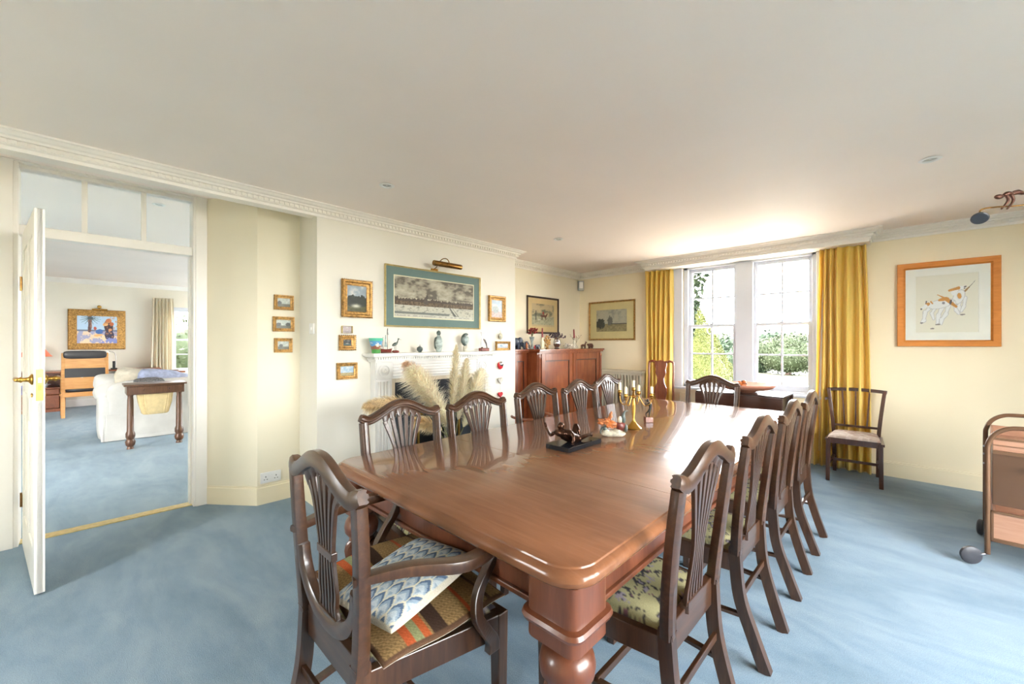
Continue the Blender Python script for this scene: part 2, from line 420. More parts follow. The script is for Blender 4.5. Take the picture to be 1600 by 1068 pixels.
# chimney breast: solid with a recess for the fireplace
b = MB(); b.box(-4.0, CX, 1.27, 2.05, 0, 2.50); b.box(-4.0, CX, 2.80, 3.56, 0, 2.40); b.box(-4.0, CX, 2.05, 2.80, .80, 2.40)
b.box(-4.0, CX-.25, 2.05, 2.80, 0, .80); st(b, 'wall_left', M['wall_white'])
b = MB(); b.box(-4.10, -3.76, 3.56, 5.46, 0, 2.40); st(b, 'wall_left', M['wall'])
# lobby: door wall, diagonal and short return
b = MB(); b.box(-4.10, -3.76, .95, 1.27, 0, 2.47); b.prism([(-4.10, .66), (-3.76, .95), (-4.10, .95)], 0, 2.47)
b.prism([(-4.10, .66), (-4.10, 1.27), (-4.25, 1.27), (-4.25, .66)], 0, 2.62); st(b, 'wall_left', M['wall'])
b = MB(); b.box(-4.25, -4.10, -1.9, -.40, 0, 2.62); b.box(-4.25, -4.10, -.40, .66, 2.50, 2.62); b.box(-4.25, -4.0, 1.27, 5.7, 0, 2.62); st(b, 'wall_left', M['wall'])
b = MB(); b.box(-3.50, CX, -1.9, 1.27, 2.318, 2.60); st(b, 'trim_1', M['trim'])            # downstand beam above the lobby
# drawing room shell
wall_open('wall_left', M['wall_white'], -3.2, 5.66, 2.74, [(1.36, 2.60, .62, 2.14)], -12.5, -12.3, 'y')
wall_open('wall_front', M['wall_white'], -12.5, -4.25, 2.74, [(-11.0, -9.0, .4, 2.3), (-8.0, -6.0, .4, 2.3)], 5.46, 5.66)
b = MB(); b.box(-12.5, -4.25, -3.3, -3.1, 0, 2.74); st(b, 'wall_back', M['wall_white'])
b = MB(); b.box(-4.22, -4.13, -.31, .585, .0, .006); st(b, 'trim_2', M['palegold'])             # threshold strip

# swept mouldings
def run(path, prof, closed=False):
    """path: xy points with the room on the right-hand side; prof: (out, z)"""
    P = [V((x, y)) for x, y in path]; rings = []
    for i, p in enumerate(P):
        d0 = (P[i]-P[i-1]).normalized() if i else None; d1 = (P[i+1]-P[i]).normalized() if i < len(P)-1 else None
        n0 = V((d0.y, -d0.x)) if d0 else None; n1 = V((d1.y, -d1.x)) if d1 else None
        if n0 is None: n = n1
        elif n1 is None: n = n0
        else: n = (n0+n1)/(1+n0.dot(n1))
        rings.append([(p.x+n.x*o, p.y+n.y*o, z) for o, z in prof])
    b = MB(); b.loft(rings); return b
H = 2.40
COR = [(-.01, H-.092), (.012, H-.092), (.014, H-.074), (.030, H-.068), (.030, H-.044), (.046, H-.042), (.050, H-.030), (.068, H-.026), (.082, H-.012), (.096, H-.010), (.096, H+.004), (-.01, H+.004)]
cpath = [(CX, -1.7), (CX, 3.56), (-3.76, 3.56), (-3.76, 5.46), (-2.56, 5.46), (-2.56, 5.235), (-.26, 5.235), (-.26, 5.46), (2.2, 5.46), (2.2, -1.7)]
cor = run(cpath, COR).build('trim_3', M['trim']); cor['kind'] = 'structure'
db = MB()
for (xa, ya), (xb, yb) in zip(cpath[:-2], cpath[1:-1]):
    L = math.hypot(xb-xa, yb-ya); dx, dy = (xb-xa)/L, (yb-ya)/L; nx_, ny_ = dy, -dx; n = int(L/.034)
    for i in range(1, n):
        t = i*L/n; x, y = xa+dx*t, ya+dy*t
        pts = [(x-dx*.0095+nx_*.028, y-dy*.0095+ny_*.028), (x+dx*.0095+nx_*.028, y+dy*.0095+ny_*.028), (x+dx*.0095+nx_*.043, y+dy*.0095+ny_*.043), (x-dx*.0095+nx_*.043, y-dy*.0095+ny_*.043)]
        db.prism(pts, H-.066, H-.046)
db.build('dentil', M['trim'], cor, kind='stuff')
b = MB(); b.box(-2.56, -.26, 5.235, 5.46, 2.285, 2.40); st(b, 'trim_4', M['trim'])             # curtain pelmet box
SK = [(-.005, 0), (.018, 0), (.018, .13), (.012, .138), (.012, .148), (-.005, .148)]
for pth in ([(-4.10, .675), (-3.76, .95), (-3.76, 1.27), (CX, 1.27), (CX, 1.74)], [(CX, 3.04), (CX, 3.56), (-3.76, 3.56), (-3.76, 5.46), (2.2, 5.46), (2.2, -1.7), (-4.10, -1.7), (-4.10, -.42)]):
    st(run(pth, SK), 'baseboard_left' if len(pth) < 6 else 'baseboard_front', M['wall_warm'])
st(run([(-4.25, -3.1), (-12.3, -3.1), (-12.3, 5.46), (-4.25, 5.46)], SK), 'baseboard_left', M['white'])
st(run([(-12.3, -3.1), (-12.3, 5.46), (-4.25, 5.46)], [(-.005, 2.53), (.02, 2.53), (.10, 2.61), (.10, 2.63), (-.005, 2.63)]), 'trim_5', M['white'])

# ---- sash windows
def sash_window(name, x0, x1, z0, z1, y, lights, cols=2, depth=.1, loc=(0, 0, 0), rz=0, arch=True, midz=None):
    """window in local coords: room towards -y; lights = list of (x0,x1) bays"""
    root = structE(name, loc, rz)
    f = MB(); f.box(x0, x1, y, y+depth, z1-.055, z1); f.box(x0, x1, y, y+depth+.03, z0, z0+.03)
    f.box(x0, lights[0][0], y, y+depth, z0, z1); f.box(lights[-1][1], x1, y, y+depth, z0, z1)
    for a, c in zip(lights[:-1], lights[1:]): f.box(a[1], c[0], y-.015, y+depth, z0, z1-.05)
    f.build('window_frame', M['winwhite'], root, bev=.003)
    mz = midz or (z0+z1)/2
    for (a, c) in lights:
        for up in (1, 0):
            yy = y+.055 if up else y+.02
            za, zb = (mz-.02, z1-.05) if up else (z0+.03, mz+.02)
            s = MB(); sw = .038
            s.box(a, a+sw, yy, yy+.035, za, zb); s.box(c-sw, c, yy, yy+.035, za, zb)
            s.box(a+sw, c-sw, yy, yy+.035, zb-(.03 if not up else .045), zb); s.box(a+sw, c-sw, yy, yy+.035, za, za+(.035 if up else .06))
            sa = s.build('sash', M['winwhite'], root, bev=.003)
            ax0, ax1, az0, az1 = a+sw, c-sw, za+(.035 if up else .06), zb-(.03 if not up else .045)
            g = MB()
            for i in range(1, cols):
                xx = ax0+(ax1-ax0)*i/cols; g.box(xx-.009, xx+.009, yy+.005, yy+.03, az0, az1)
            zz = (az0+az1)/2; g.box(ax0, ax1, yy+.006, yy+.029, zz-.009, zz+.009)
            g.build('glazing_bar', M['winwhite'], sa)
            for i in range(cols):
                for (p0, p1) in ((az0, zz-.009), (zz+.009, az1)):
                    q = MB(); q.box(ax0+(ax1-ax0)*i/cols+.009, ax0+(ax1-ax0)*(i+1)/cols-.009, yy+.016, yy+.019, p0, p1)
                    q.build('pane', M['glass'], sa)
        k = MB(); k.box((a+c)/2-.02, (a+c)/2+.02, y+.015, y+.05, mz+.02, mz+.032); k.tube([((a+c)/2+.01, y+.03, mz+.03), ((a+c)/2+.03, y+.03, mz+.05)], .005, 6)
        k.build('sash_catch', M['steel'], root)
    return root
win = sash_window('window_1', WX0, WX1, WZ0, WZ1, 5.49, [(-2.075, -1.50), (-1.315, -.745)], midz=1.52)
b = MB(); b.box(WX0-.13, WX0, 5.43, 5.47, .70, 2.33); b.box(WX1, WX1+.07, 5.43, 5.47, .70, 2.33); b.box(WX0-.13, WX1+.07, 5.43, 5.47, WZ1, 2.36)
b.build('architrave', M['winwhite'], win, bev=.004)
b = MB(); b.box(WX0-.15, WX1+.10, 5.40, 5.52, .705, .732); b.build('window_sill', M['winwhite'], win, bev=.005)
b = MB(); b.box(WX0-.13, WX1+.07, 5.44, 5.462, .15, .70)
for xa, xb in ((WX0-.05, -1.46), (-1.36, WX1)): 
    b.box(xa, xb, 5.432, 5.441, .64, .66); b.box(xa, xb, 5.432, 5.441, .22, .24); b.box(xa, xa+.02, 5.432, 5.441, .22, .66); b.box(xb-.02, xb, 5.432, 5.441, .22, .66)
b.build('apron_panel', M['wall_warm'], win)
sash_window('window_2', 0, 1.24, .62, 2.14, .02, [(.05, .60), (.66, 1.20)], loc=(-12.3, 1.36, 0), rz=pi/2)
sash_window('window_3', -11.0, -9.0, .4, 2.3, 5.50, [(-10.95, -10.03), (-9.97, -9.05)])
sash_window('window_4', -8.0, -6.0, .4, 2.3, 5.50, [(-7.95, -7.03), (-6.97, -6.05)])
sash_window('added_window_right', -1.5, 1.5, .4, 2.33, .02, [(-1.45, -.53), (-.47, .47), (.53, 1.45)], loc=(2.2, 1.8, 0), rz=-pi/2)  # unseen right-wall window, added so more daylight reaches the room

sash_window('added_window_back', -.35, .35, .7, 2.1, .02, [(-.31, .31)], loc=(-2.2, -1.7, 0), rz=pi)  # unseen window behind the camera, added for extra daylight
# ---- doorway: casing, transom with three panes, open door
dw = structE('door_1')
b = MB()
b.box(-4.26, -4.085, .585, .645, 0, 2.46); b.box(-4.26, -4.085, -.37, -.305, 0, 2.46); b.box(-4.22, -4.13, -.31, .59, 2.435, 2.50); b.box(-4.26, -4.085, -.37, .645, 2.46, 2.52)
b.box(-4.100, -4.075, .60, .675, 0, 2.47); b.box(-4.100, -4.075, -.42, -.325, 0, 2.47)
b.box(-4.24, -4.16, .572, .587, 0, 2.0)
b.build('door_frame', M['trim'], dw, bev=.004)
b = MB(); b.box(-4.21, -4.12, -.31, .59, 2.0, 2.068); b.build('transom_bar', M['trim'], dw, bev=.004)
ys = [-.31, -.012, .297, .59]
b = MB()
for y_ in ys[1:3]: b.box(-4.19, -4.14, y_-.015, y_+.015, 2.068, 2.44)
b.build('glazing_bar', M['trim'], dw, bev=.002)
for a, c in zip(ys[:-1], ys[1:]):
    q = MB(); q.box(-4.167, -4.163, a, c, 2.068, 2.44); q.build('pane', M['glass'], dw)
b = MB(); b.box(-4.15, -4.12, .586, .592, 1.02, 1.17); b.build('strike_plate', M['brass'], dw)
# the leaf: local x runs from the hinge to the latch edge
DL = .865
leaf = structE('door_2', (-4.075, -.287, 0), math.atan2(.10, .865))
b = MB(); b.box(0, DL, .006, .030, .012, 1.995)
for (x0, x1, z0, z1) in ((0, .10, .012, 1.995), (DL-.11, DL, .012, 1.995), (.10, DL-.11, .012, .22), (.10, DL-.11, 1.88, 1.995), (.10, DL-.11, .86, 1.0), (DL/2-.05, DL/2+.05, .22, 1.88)):
    b.box(x0, x1, -.001, .037, z0, z1)
b.build('door_leaf', M['door'], leaf, bev=.002)
b = MB(); b.box(DL-.001, DL+.0025, .005, .031, 1.005, 1.165); b.build('lock_plate', M['brass'], leaf)
b = MB(); b.box(DL+.0025, DL+.008, .012, .024, 1.098, 1.122); b.build('latch', M['steel'], leaf)
b = MB(); b.box(DL+.002, DL+.004, .012, .024, 1.058, 1.085); b.build('deadbolt', M['tarnish'], leaf)
for s_ in (-1, 1):
    h = MB(); y0 = -.001 if s_ < 0 else .037
    prof = [(.026, 0), (.030, .004), (.022, .010), (.012, .016), (.010, .034), (.016, .040), (.012, .046), (.010, .052)]
    h.lathe([(r, y0+s_*d) for r, d in prof], (DL-.06, 0, 1.112), 14, 'y')
    h.tube([(DL-.06, y0+s_*.050, 1.112), (DL-.09, y0+s_*.056, 1.110), (DL-.13, y0+s_*.055, 1.114), (DL-.165, y0+s_*.05, 1.106)], [.010, .009, .011, .006], 8)
    h.build('door_handle', M['brass'], leaf, smooth=True)
    q = MB(); q.lathe([(.004, y0), (.012, y0+s_*.003), (.009, y0+s_*.007)], (DL-.06, 0, 1.03), 10, 'y'); q.xf(Matrix.Identity(4)); q.build('escutcheon', M['brass'], leaf)
for z_ in (.30, 1.68):
    h = MB(); h.tube([(-.004, -.004, z_-.045), (-.004, -.004, z_+.045)], .007, 8); h.box(-.012, .03, -.003, .0, z_-.04, z_+.04); h.build('hinge', M['tarnish'], leaf)

# ---- radiator cover on the window wall
rc = thing('radiator_cover', 'cream slatted radiator cover between tall cabinet and yellow curtain', 'radiator cover', (-3.0, 5.30, 0))
b = MB(); b.box(-.34, .39, -.02, .155, .885, .915); b.build('top', M['beadboard'], rc, bev=.004)
b = MB(); b.box(-.32, .37, .06, .14, 0, .885); b.box(-.32, -.315, 0, .06, 0, .885); b.box(.365, .37, 0, .06, 0, .885); b.box(-.32, .37, 0, .02, .0, .10); b.box(-.32, .37, 0, .02, .85, .885); b.build('body', M['beadboard'], rc)
for i in range(15):
    q = MB(); x_ = -.312+i*.0465; q.box(x_, x_+.026, -.002, .02, .10, .85); q.build('slat', M['beadboard'], rc, bev=.002)

# ---- small wall fittings
sn = thing('alarm_sensor', 'small white motion sensor high in the room corner', 'sensor', (-3.70, 5.40, 2.13), pi/4)
b = MB(); b.prism(rrect(.045, .028, .012), 0, .15); b.build('housing', M['grey'], sn, smooth='auto')
b = MB(); b.box(-.03, .03, -.036, -.022, .03, .13); b.build('lens', M['plastic'], sn, bev=.006)
sk = thing('wall_socket', 'white double wall socket just above the skirting beside the doorway', 'socket', (-3.758, 1.045, .165))
b = MB(); b.box(-.002, .010, -.075, .075, 0, .086); b.build('face_plate', M['plastic'], sk, bev=.003)
for yy in (-.038, .038):
    b = MB(); b.box(.0095, .0115, yy-.003, yy+.003, .045, .055); b.box(.0095, .0115, yy-.014, yy-.006, .026, .031); b.box(.0095, .0115, yy+.006, yy+.014, .026, .031); b.build('socket_hole', M['black'], sk)
for yy in (-.012, .012):
    b = MB(); b.box(.0095, .014, yy-.005, yy+.005, .054, .070); b.build('rocker_switch', M['plastic'], sk)
lsw = thing('light_switch', 'white light switch on the side of the chimney breast', 'switch', (-3.47, 1.268, 1.375))
b = MB(); b.box(-.043, .043, -.010, .002, 0, .086); b.build('face_plate', M['plastic'], lsw, bev=.003)
b = MB(); b.box(-.006, .006, -.014, -.009, .032, .054); b.build('rocker_switch', M['plastic'], lsw)
def downlight(x, y, z, label):
    t = thing('ceiling_downlight', label, 'ceiling light', (x, y, z), 0, 'recessed ceiling downlights')
    b = MB(); b.lathe([(.030, .0), (.044, -.0015), (.052, -.006), (.046, -.010), (.034, -.010), (.030, -.004)], (0, 0, 0), 24); b.build('trim_ring', M['plastic'], t, smooth='auto')
    b = MB(); b.lathe([(.002, -.003), (.020, -.007), (.029, -.004)], (0, 0, 0), 20); b.build('lamp', M['grey'], t, smooth=True)
downlight(-2.60, 1.445, 2.40, 'white recessed ceiling downlight above the fireplace side, left in the room')
downlight(-2.64, 3.442, 2.40, 'small white recessed downlight near the room corner, farthest in the dining room')
downlight(.10, 3.49, 2.40, 'white recessed ceiling downlight above the right side near the dog picture')
downlight(-5.11, .472, 2.62, 'recessed downlight seen through the glass above the doorway')
tag(MB().lathe([(.03, 0), (.028, -.012), (.010, -.018)], (0, 0, 0), 14).build('ceiling_rose', M['tarnish'], None, smooth='auto'), 'small brown fitting on the lobby ceiling beside the doorway', 'ceiling fitting').location = (-4.0, .87, 2.47)

# ------------------------------------------------------------------ dining table
tb = thing('dining_table', 'long polished mahogany dining table with rounded corners and turned legs', 'table', (-1.26, 2.38, 0))
TX, TY = .71, 1.59     # half sizes; top at .745
zt = .745
joints = [-TY, 1.495-2.38, 2.065-2.38, 2.64-2.38, 3.20-2.38, TY]
def toppoly(j, inset):
    y0, y1 = joints[j], joints[j+1]; hx = TX-inset; r = .10-inset*.5; P = []
    g = .0012
    def arc(cx, cy, a0): return [(cx+r*cos(radians(a0+90*i/7)), cy+r*sin(radians(a0+90*i/7))) for i in range(8)]
    if j == 0: P = arc(-hx+r, y0+inset+r, 180)+arc(hx-r, y0+inset+r, 270)+[(hx, y1-g), (-hx, y1-g)]
    elif j == len(joints)-2: P = [(-hx, y0+g), (hx, y0+g)]+arc(hx-r, y1-inset-r, 0)+arc(-hx+r, y1-inset-r, 90)
    else: P = [(-hx, y0+g), (hx, y0+g), (hx, y1-g), (-hx, y1-g)]
    return P
for j in range(5):
    b = MB()
    prof = [(.030, zt-.050), (.012, zt-.050), (.004, zt-.042), (.0, zt-.030), (.003, zt-.018), (.010, zt-.010), (.020, zt-.006), (.0215, zt-.0015), (.024, zt)]
    b.loft([[(x, y, z) for x, y in toppoly(j, i_)] for i_, z in prof])
    b.build('table_leaf', M['table'], tb, smooth='auto')
ax, ay = TX-.075, TY-.085
for (x0, x1, y0, y1) in ((-ax, ax, -ay, -ay+.025), (-ax, ax, ay-.025, ay), (-ax, -ax+.025, -ay, ay), (ax-.025, ax, -ay, ay)):
    b = MB(); b.box(x0, x1, y0, y1, .575, zt-.05)
    if x1-x0 > y1-y0: b.box(x0, x1, y0-.012, y1+.012, .570, .588)
    else: b.box(x0-.012, x1+.012, y0, y1, .570, .588)
    b.build('apron', M['tableside'], tb, bev=.004)
for sx_ in (-1, 1):
    for sy_ in (-1, 1):
        cx, cy = sx_*(TX-.112), sy_*(TY-.112)
        lg = MB()
        def ring(h, r, z): return [(x, y, z) for x, y in rrect(h, h, r, 4, cx, cy)]
        lg.loft([ring(.082, .028, zt-.051), ring(.082, .028, .592), ring(.094, .034, .588), ring(.098, .036, .578), ring(.094, .034, .568), ring(.082, .028, .564), ring(.082, .028, .522), ring(.060, .050, .505)])
        lg.lathe([(.056, .520), (.050, .500), (.044, .493), (.060, .486), (.072, .468), (.077, .445), (.074, .420), (.060, .402), (.048, .395), (.052, .388), (.056, .382), (.050, .376), (.046, .370)], (cx, cy, 0), 28)
        # reeded taper
        rings = []
        for z, r in ((.372, .052), (.355, .066), (.330, .070), (.26, .060), (.19, .050), (.135, .042)):
            rings.append([(cx+(r*(1+.09*(1 if i % 2 else -1)))*cos(2*pi*i/40), cy+(r*(1+.09*(1 if i % 2 else -1)))*sin(2*pi*i/40), z) for i in range(40)])
        lg.loft(rings)
        lg.lathe([(.040, .137), (.054, .128), (.056, .118), (.044, .108), (.036, .098), (.046, .086), (.040, .070), (.030, .062)], (cx, cy, 0), 24)
        L = lg.build('leg', M['tableside'], tb, smooth='auto')
        c = MB(); c.lathe([(.024, .064), (.026, .052), (.020, .050)], (cx, cy, 0), 16); c.lathe([(.026, -.012), (.026, .012)], (cx, cy, .026), 16, 'x'); c.build('castor', M['tarnish'], L, smooth='auto')

# ------------------------------------------------------------------ dining chairs
R4 = lambda w_, d_: [(-d_/2, -w_/2), (d_/2, -w_/2), (d_/2, w_/2), (-d_/2, w_/2)]
def smooth_path(P, n=6):
    """Catmull-Rom through the points"""
    P = [V(p) for p in P]; out = []
    for i in range(len(P)-1):
        p0 = P[max(i-1, 0)]; p1 = P[i]; p2 = P[i+1]; p3 = P[min(i+2, len(P)-1)]
        for k in range(n):
            t = k/n
            out.append(.5*((2*p1)+(p2-p0)*t+(2*p0-5*p1+4*p2-p3)*t*t+(3*p1-p0-3*p2+p3)*t**3))
    out.append(P[-1]); return [tuple(p) for p in out]
MOULD = [(-.015, -.024), (.008, -.026), (.015, -.021), (.011, -.014), (.011, -.011), (.017, -.005), (.017, .005), (.011, .011), (.011, .014), (.015, .021), (.008, .026), (-.010, .026), (-.017, .014), (-.017, -.014)]
SEATC = {}
def seat_cloth(x, y, kind):
    """embroidered seat: dark branches over olive cream"""
    n1 = fbm(x, y, 9, 3); n2 = fbm(x, y, 22, 8); a = np.zeros(x.shape+(3,))
    a[:] = (.38, .35, .19); a[np.abs(n1-.5) < .035] = (.05, .045, .05); a[(n2 > .60) & (n1 > .46)] = (.06, .055, .07)
    a[(n2 < .33) & (n1 > .5)] = (.20, .10, .12); a[n2 > .70] = (.30, .26, .30)
    if kind == 'pale':
        a[:] = (.50, .42, .36); a[n2 > .55] = (.62, .54, .50); a[n1 < .42] = (.42, .30, .26)
    return a
def seat_pad(parent, xf, xr, yf, yr, z, h, kind, n=54):
    u, v = np.meshgrid(np.linspace(-1, 1, n), np.linspace(0, 1, n))
    hw = xr+(xf-xr)*v; X = u*hw; Y = yr+(yf-yr)*v
    e = np.clip((1-np.abs(u)**6), 0, 1)**.5*np.clip(1-np.abs(2*v-1)**6, 0, 1)**.5
    Z = z+h*(.25+.75*e)*np.where(e <= .02, 0, 1)
    c = seat_cloth((X+.7)*1.9, (Y+.7)*1.9, kind)
    return gridmesh('seat', X, Y, Z, c, M['fabric'], parent)
def dining_chair(label, arms=False, rx=.19, fx=.25, topx=.222, crest_y=-.26, group='side chairs around the dining table', simple_slats=False):
    t = thing('dining_armchair' if arms else 'dining_chair', label, 'armchair' if arms else 'chair', (0, 0, 0), 0, None if arms else group)
    W, WX = M['chairwood'], M['chairwoodx']
    yr, yf = -.20, .235
    # rails
    b = MB(); b.box(-fx+.03, fx-.03, yf-.028, yf, .375, .448); b.build('front_rail', WX, t, bev=.003)
    b = MB(); b.box(-rx+.01, rx-.01, yr-.012, yr+.014, .375, .472); b.build('rear_rail', WX, t, bev=.003)
    for s in (-1, 1):
        b = MB(); pts = [(s*(rx-.012), yr+.01), (s*(rx+.016), yr+.01), (s*(fx), yf-.03), (s*(fx-.028), yf-.03)]
        b.prism(pts if s > 0 else pts[::-1], .375, .448); b.build('side_rail', M['chairwood'], t, bev=.003)
        b = MB(); b.sweep([(s*(fx-.02), yf-.02, .448), (s*(fx-.02), yf-.02, .0)], R4(.042, .042), sc=[1, .78]); b.build('leg', W, t, bev=.003)
        b = MB()
        b.sweep(smooth_path([(s*(rx-.030), -.31, 0), (s*(rx-.020), -.262, .14), (s*(rx-.006), -.222, .28), (s*rx, yr-.008, .44), (s*(rx+.001), yr-.010, .472)]), R4(.034, .042)); b.build('leg', W, t, bev=.004)
        b = MB(); b.sweep([(s*(rx-.012), -.232, .20), (s*(fx-.02), yf-.02, .20)], R4(.014, .026), ref=(1, 0, 0)); b.build('stretcher', W, t, bev=.002)
    b = MB(); b.sweep([(-(rx+fx)/2+.015, .02, .20), ((rx+fx)/2-.015, .02, .20)], R4(.026, .016)); b.build('stretcher', WX, t, bev=.002)
    b = MB(); b.sweep([(-rx+.015, -.225, .275), (rx-.015, -.225, .275)], R4(.026, .014)); b.build('stretcher', WX, t, bev=.002)
    seat_pad(t, fx-.03, rx-.012, yf-.015, yr+.018, .440, .034, 'floral')
    # back frame: stiles and camel crest as one moulded sweep
    def yb(z): return (yr-.010)+(crest_y-yr+.010)*((z-.45)/.48)**1.25 if z > .45 else yr-.010
    def crest(x): 
        q = abs(x)/topx; return .902+.070*(.5+.5*cos(pi*min(q*1.04, 1)))+(.010*max(0, q-.9)*10)
    f = MB()
    for s in (-1, 1):
        zs = [.45, .52, .60, .68, .76, .83, .895]
        pth = smooth_path([(s*(rx+(topx-rx)*((z-.45)/.45)**1.0+.010*sin(pi*(z-.45)/.45)), yb(z), z) for z in zs], 3)
        n = len(pth); f.sweep(pth, MOULD, sc=[(1.15-.15*i/n, .82) for i in range(n)])
    cp = [(x, yb(.90)-.012*(1-(x/topx)**2), crest(x)) for x in np.linspace(-topx-.019, topx+.019, 35)]
    f.sweep(cp, MOULD, sc=[(.92, .70)]+[(1.08, .90)]*33+[(.92, .70)])
    bf = f.build('back_frame', WX, t, smooth='auto')
    if arms:   # hoop that closes the shield at the bottom
        h = MB(); pth = smooth_path([(-.192, yb(.66), .66), (-.178, yb(.60), .60), (-.140, yb(.54), .545), (-.075, yb(.50), .508), (0, yb(.49), .497), (.075, yb(.50), .508), (.140, yb(.54), .545), (.178, yb(.60), .60), (.192, yb(.66), .66)], 5)
        h.sweep(pth, MOULD, sc=[(1, .8)]*len(pth)); h.build('shield_hoop', WX, t, smooth='auto')
    # splat: web under the crest, waist bar, ribs
    zb = .505 if arms else .470
    zw = .70 if arms else .64
    sp = MB()
    xs = np.linspace(-.116, .116, 45); top, bot = [], []
    for x in xs:
        zc = crest(x)-.02; yy = yb(.9)-.008; tt = .5+.5*cos(2*pi*(x-.0212)/.0424)
        top.append((x, yy, zc)); bot.append((x, yb(.86), zc-.024-.026*tt))
    vs = []; 
    for (p, q) in zip(top, bot): vs += [(p[0], p[1]-.006, p[2]), (p[0], p[1]+.006, p[2]), (q[0]*.97, q[1]+.006, q[2]), (q[0]*.97, q[1]-.006, q[2])]
    fs = []
    for i in range(len(xs)-1):
        a = i*4; fs += [(a+k, a+(k+1) % 4, a+4+(k+1) % 4, a+4+k) for k in range(4)]
    fs += [(0, 3, 2, 1), (len(vs)-4, len(vs)-3, len(vs)-2, len(vs)-1)]
    sp.add(vs, fs)
    spl = sp.build('splat', W, t, bev=.002); sp = MB()
    if arms: sp.prism([(-.052, yb(zw)-.009), (.052, yb(zw)-.009), (.052, yb(zw)+.009), (-.052, yb(zw)+.009)], zw-.012, zw+.012); sp.build('splat_bar', WX, spl, bev=.002); sp = MB()
    ws = .040 if not arms else .044
    sp.prism([(-.062, yb(zb)-.011), (.062, yb(zb)-.011), (.070, yb(zb)+.013), (-.070, yb(zb)+.013)], zb-.014, zb+.022)
    sp.build('splat_shoe', WX, spl, bev=.002)
    for k in range(6):
        q = (k-2.5)/2.5
        pts = [(q*.060, zb+.01), (q*(.060 if not arms else .050), zb+.05), (q*(ws+.012), (zb+zw)/2), (q*ws, zw), (q*(ws+.010), zw+.07), (q*(ws+.032), zw+.15), (q*.106, crest(q*.106)-.05)]
        path = smooth_path([(x, yb(z), z) for x, z in pts], 4); n = len(path)
        wdt = [(1, 1.25-.45*sin(pi*i/(n-1))+(.75*(i/(n-1))**3)) for i in range(n)]
        r = MB(); r.sweep(path, R4(.0125, .012), sc=wdt); r.build('splat_rib', W, spl, bev=.002)
    if arms:
        for s in (-1, 1):
            a = MB(); pth = smooth_path([(s*(rx+.026), yb(.69)-.022, .705), (s*(rx+.070), -.12, .706), (s*(fx+.030), .01, .690), (s*(fx+.034), .10, .686), (s*(fx+.016), .165, .684), (s*(fx+.004), .192, .668)], 6)
            n = len(pth); a.sweep(pth, [(-.017, -.012), (-.020, 0), (-.015, .012), (.015, .012), (.020, 0), (.017, -.012), (0, -.015)], ref=(s, 0, 0), sc=[.8+.5*sin(pi*min(1, i/n*1.2)) for i in range(n)])
            a.build('arm', W, t, smooth='auto')
            q = MB(); pth = smooth_path([(s*(fx+.010), .188, .676), (s*(fx-.004), .168, .63), (s*(fx-.004), .115, .56), (s*(fx+.012), .095, .50), (s*(fx+.020), .120, .45), (s*(fx+.016), .150, .405), (s*(fx+.014), .152, .370)], 6)
            n = len(pth); q.sweep(pth, R4(.030, .034), sc=[(.8+.5*(i/n)**2, .85) for i in range(n)]); q.build('arm_support', W, t, bev=.006)
    return t
arm = dining_chair('mahogany armchair with cushions at the near end of the dining table', True, fx=.285, rx=.185, topx=.222, crest_y=-.232)
arm.location = (-1.205, .70, 0)
ch = dining_chair('side chair at the left of the table, nearest to the doorway')
ch.location = (-1.735, 1.20, 0); ch.rotation_euler = (0, 0, -pi/2)
for x, y, rz, lb in ((-1.72, 1.735, -pi/2, 'side chair in front of the fireplace, second along the left of the table'),
        (-1.81, 2.42, -pi/2, 'side chair between fireplace and tall cabinet, third along the left of the table'),
        (-1.75, 2.91, -pi/2, 'side chair before the tall cabinet doors, fourth along the left of the table'),
        (-1.89, 3.60, -pi/2, 'side chair at the far left corner of the table near the radiator cover'),
        (-1.345, 3.90, pi, 'side chair alone at the far end of the table, back to the window'),
        (-.71, 1.36, pi/2, 'nearest side chair on the right of the table, back to the camera side'),
        (-.71, 2.02, pi/2, 'second side chair along the right of the table'),
        (-.71, 2.66, pi/2, 'third side chair along the right of the table'),
        (-.71, 3.27, pi/2, 'farthest side chair along the right of the table, in front of the window table')):
    dup(ch, None, lb, (x, y, 0), rz)

